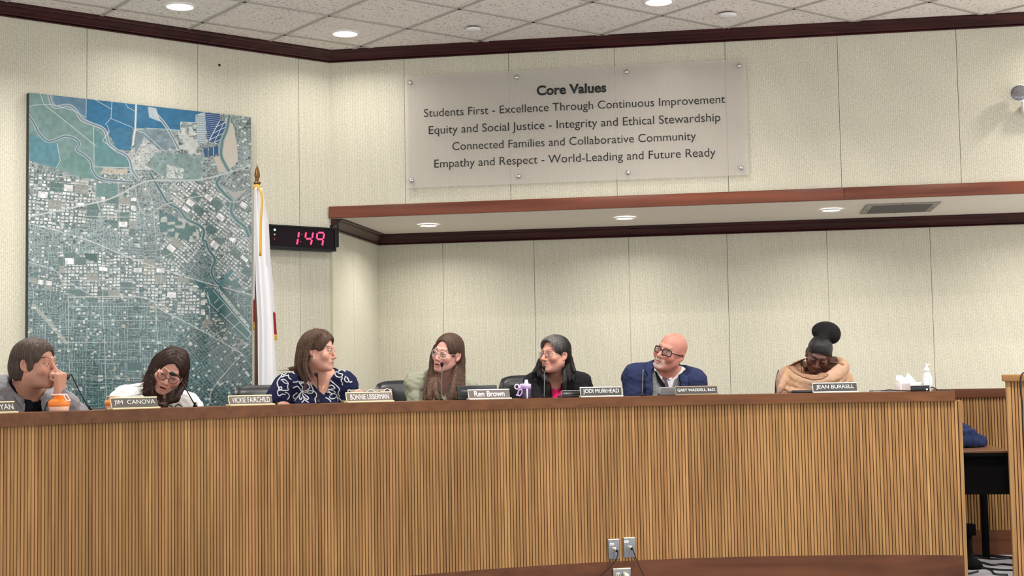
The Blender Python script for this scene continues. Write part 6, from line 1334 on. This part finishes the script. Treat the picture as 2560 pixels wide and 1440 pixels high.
def grey(Lv, c):
    w = np.clip((.02 - Lv[:, 1]) / .07, 0, 1) * np.clip((Lv[:, 2] - .02) / .04, 0, 1); st = .5 + .5 * n3d((Lv[:, 0], Lv[:, 1] * .3, Lv[:, 2]), .012, 21); w = (w * np.clip(st * 1.3, 0, 1))[:, None]; return c * (1 - w) + lum((138, 134, 132)) * w
m5.hair('hair', (46, 42, 42), HAIRB, hb, lo=m5.px(1326, 960, -.14), hi=m5.px(1446, 838, .16), paint=grey, strands=7000)
m5.glasses((96, 88, 88), w=.045, hgt=.0145, r=.0012, cx=.0335, cz=-.003, sq=3.2, metal=.6)
e = m5.loc(to_world(m5.H, (.079, .002, -.052))); MB().tube([e, e + np.array([0, 0, -.014])], .0012, 6).sphere((e[0], e[1], e[2] - .018), .0035, 8).build('earring', STEEL, m5.t)
chair(m5, 'black leather chair behind the smiling woman in the black cardigan', (1.335, .31))
# ---------------------------------------------------------------- 6: bald man in the navy suit
p = dict(label='bald man with white goatee and black glasses in navy suit, head tilted', head=(1676.5, 880), Y=8.75, Yt=8.84, yaw=-36, pitch=10, roll=26, hs=1.05, neck=(1664, 933), shl=(1590, 944), shr=(1732, 956), skin=(184, 126, 110), flush=.5, flushc=(206, 108, 100), brow=(120, 100, 90), brow_a=.5, beard=(196, 182, 172), fat=.7, fw=1.08,
         lid=.55, lips=(168, 104, 98), neck_r=.062, belly=1.15, nose=1.15, chest=1.05)
m6 = Person(p); m6.body(); trousers(m6, (30, 36, 60))
_, s6 = m6.cloth('shirt', .006, (232, 232, 234), WEAVE, neck=.068, neck_up=.03, sleeves=1.0, noise=(.001, .08), h=.0035)
_, v6 = m6.cloth('sweater_vest', .012, (126, 128, 130), KNIT, neck=.085, neck_up=.06, sleeves=.02, cut=[(1640, 925), (1692, 918), (1688, 950), (1678, 978), (1668, 982), (1655, 965)], noise=(.002, .07), h=.0035)
_, j6 = m6.cloth('suit_jacket', .022, (38, 46, 78), WEAVE, neck=.082, neck_up=.06, cut=[(1630, 930), (1638, 918), (1692, 912), (1698, 935), (1704, 975), (1712, 1030), (1618, 1030), (1632, 975)], sleeves=.97, noise=(.003, .10), h=.0035)
m6.patch('lapel', j6, [(1622, 905), (1634, 905), (1636, 935), (1633, 965), (1626, 1005), (1616, 985), (1613, 950), (1620, 938), (1614, 926)], .009, .005, (46, 55, 90), WEAVE)
m6.patch('lapel', j6, [(1694, 912), (1704, 908), (1716, 922), (1714, 934), (1720, 942), (1722, 975), (1716, 1010), (1706, 980), (1699, 945)], .009, .005, (46, 55, 90), WEAVE)
m6.patch('collar', s6, [(1641, 922), (1650, 932), (1659, 942), (1655, 951), (1645, 938)], .008, .004, (240, 240, 242), WEAVE); m6.patch('collar', s6, [(1690, 914), (1692, 930), (1678, 952), (1664, 940), (1674, 934)], .008, .004, (240, 240, 242), WEAVE)
tie = lambda V, col: np.where((np.mod(V[:, :1] * 1.2 + V[:, 2:3], .016) < .007), lum((128, 104, 128)), lum((72, 52, 84)))
m6.patch('tie', [s6, v6], [(1657, 940), (1664, 936), (1671, 942), (1669, 950), (1676, 985), (1671, 992), (1664, 985), (1662, 952)], .012, .005, (90, 70, 100), WEAVE, paint=tie)
m6.patch('lanyard', [s6, v6], [(1637, 926), (1643, 930), (1652, 945), (1672, 975), (1674, 990), (1666, 985), (1645, 952)], .012, .003, (18, 18, 20), WEAVE)
m6.glasses((20, 14, 14), w=.051, hgt=.0170, r=.0034, cx=.0335, cz=-.004, sq=4.0)
chair(m6, 'black office chair hidden by the man in the navy suit', (1.22, .24))
# ---------------------------------------------------------------- 7: woman in the tan shawl
p = dict(label='woman with large black hair bun bowing her head, wrapped in tan shawl', head=(2047, 886), Y=8.9, Yt=9.02, yaw=-8, pitch=34, roll=15, hs=.97, neck=(2047, 938), shl=(1980, 952), shr=(2094, 958), skin=(85, 53, 42), deep=1, flush=.15, flushc=(110, 62, 50), brow=(34, 24, 22), fat=.2, lid=1.0, lips=(96, 54, 50), white=(120, 96, 88), neck_r=.050, bust=1, chest_skin=(85, 53, 42), nose=1.15, shade_skin=(70, 44, 36))
m7 = Person(p); m7.body(); trousers(m7, (60, 52, 50))
TAN = (190, 152, 128)
def drape7(v):
    for S, E, sg in ((m7.SL, m7.EL, -1), (m7.SR, m7.ER, 1)): v.cap(m7.N + np.array([0, .02, -.01]), S + np.array([0, 0, .008]), .07, .082, .05); v.cap(S, E + np.array([sg * .01, 0, -.05]), .080, .092, .05)
    c0 = m7.N + np.array([0, -.03, -.2]); v.ell(c0, (.20, .15, .20), .05)
    ring = [m7.px(*q) for q in ((1985, 928, .05), (1975, 935, -.02), (1990, 946, -.11), (2015, 955, -.17), (2045, 956, -.19), (2075, 946, -.17), (2098, 930, -.10), (2106, 918, -.0), (2092, 908, .08), (2060, 908, .12), (2010, 912, .12), (1985, 928, .05))]
    ring = [np.array(q) for q in smooth_path([Vector(q) for q in ring], 5)]; v.chain(ring, [.030] * len(ring), .03)
    for path, r_ in ((((1960, 945, -.02), (1985, 962, -.14), (2030, 972, -.20), (2080, 966, -.18), (2112, 945, -.08)), .016), (((1952, 965, -.04), (1985, 980, -.17), (2035, 988, -.22), (2090, 975, -.18), (2120, 960, -.06)), .015), (((2112, 925, -.02), (2100, 950, -.12), (2075, 985, -.19)), .014), (((2122, 945, -.02), (2112, 970, -.12), (2095, 990, -.17)), .013), (((1968, 930, -.04), (1958, 955, -.1), (1946, 985, -.12)), .015), (((2070, 950, -.18), (2045, 968, -.2), (2005, 972, -.18)), .010)):
        W = [np.array(q) for q in smooth_path([Vector(m7.px(*q)) for q in path], 4)]; v.chain(W, [r_ * (.4 + .6 * math.sin(math.pi * (i + .5) / len(W))) for i in range(len(W))], .022)
def tanp(V, col):
    n_ = n3d((V[:, 0], V[:, 1], V[:, 2]), .12, 31)[:, None] * .5 + .5; return lum((176, 143, 126)) * (1 - n_) + lum((182, 147, 114)) * n_
_, v7 = m7.cloth('shawl', .012, TAN, KNIT, neck=.075, neck_up=.07, sleeves=.6, noise=(.0025, .09), h=.0042, extra=drape7, paint=tanp)
def border(V, col):
    n_ = np.clip(n3d((V[:, 0], V[:, 1], V[:, 2]), .007, 41) * .9, -1, 1)[:, None] * .5 + .5; return lum((104, 72, 58)) * (1 - n_) + lum((176, 138, 112)) * n_
bpoly = [(2016, 893), (2002, 900), (1981, 906), (1967, 917), (1972, 932), (1990, 944), (2014, 950), (2034, 948), (2052, 938), (2049, 932), (2032, 938), (2013, 937), (1998, 929), (1994, 920), (2004, 910), (2018, 902)]
bo = m7.patch('shawl_border', v7, bpoly, .004, .004, (110, 76, 60), KNIT, paint=border); bo['label'] = 'brown patterned edge of the shawl'
bo = m7.patch('shawl_border', v7, [(2074, 903), (2092, 903), (2102, 912), (2096, 914), (2086, 908), (2074, 908)], .004, .004, (110, 76, 60), KNIT, paint=border); bo['label'] = 'brown patterned edge of the shawl'
bo = m7.patch('shawl_fold', v7, [(2012, 906), (2006, 918), (2004, 934), (2012, 936), (2014, 922), (2018, 910)], .006, .006, (176, 130, 100), KNIT); bo['label'] = 'orange tan fold inside the shawl'
def hb(s, v, L):
    d = scalp(L, .004); d = smax(d, -ell(L, (0, -.125, -.040), (.090, .080, .108)), .008); d = smax(d, -ell((np.abs(L[0]), L[1], L[2]), (.084, .008, -.012), (.022, .022, .034)), .008); d = smax(d, -(L[2] + .07), .01); v.F[:] = d * s.H[2]
m7.hair('hair', (28, 25, 27), HAIRB, hb, noise=(.0005, .008), strands=0)
def bun(s, v, L):
    v.F[:] = .5; c = m7.px(2065, 829, .04); v.ell(m7.px(2062, 828, .04), (.082, .080, .062), .02); v.ell(m7.px(2078, 838, .04), (.056, .072, .056), .04); v.cap(to_world(m7.H, (0, .02, .10)), c, .03, .04, .03)
m7.hair('hair_bun', (22, 20, 22), attr_mat('matte_black_hair', .8, .2, bump=.8, bscale=350), bun, lo=m7.px(2022, 862, -.1), hi=m7.px(2108, 796, .16), noise=(.0016, .006), strands=0)
chair(m7, 'black office chair behind the woman in the tan shawl', (1.36, .25), -.01)

# ---------------------------------------------------------------- folded blue jacket on the small table
jt = thing('folded_jacket', 'navy blue jacket folded in a heap on the small black table', 'jacket', tuple(JACKET[0]), TH); jt.scale = (1.2, .95, 1.6)
v = Vol.uni((-.24, -.20, .0), (.26, .22, .20), .004); sl, P = v.sub((-.24, -.2, 0), (.26, .22, .2), 0)
d = ell(P, (-.04, .0, .012), (.24, .15, .085)); d = smin(d, ell(P, (-.02, -.03, .055), (.16, .10, .045)), .03)
v.F[sl] = d.astype(f4)
for path, r_ in ((((-.10, .02, .09), (-.07, .03, .135), (-.03, .03, .105), (.0, .04, .125), (.04, .05, .11), (.07, .05, .07)), .018), (((-.20, -.12, .05), (-.05, -.15, .062), (.10, -.12, .05), (.17, -.04, .03)), .020), (((-.2, -.14, .02), (0, -.165, .022), (.14, -.12, .018), (.2, -.02, .015)), .016), (((-.12, -.05, .095), (.0, -.07, .092), (.09, -.03, .075)), .016)):
    W = [np.array(q) for q in smooth_path([Vector(q) for q in path], 5)]; v.chain(W, [r_] * len(W), .018)
add_noise(v, .005, .09, 51); add_noise(v, .003, .03, 52); v.F = smax(v.F, -(v.a[2][None, None, :] - .002).astype(f4) + np.zeros_like(v.F), .002)
V, Q = v.mesh(); link('jacket_body', raw_mesh('jacket_body', V, Q, col=np.tile(lum((28, 39, 72)), (len(V), 1)), smooth=True), WEAVE, jt)
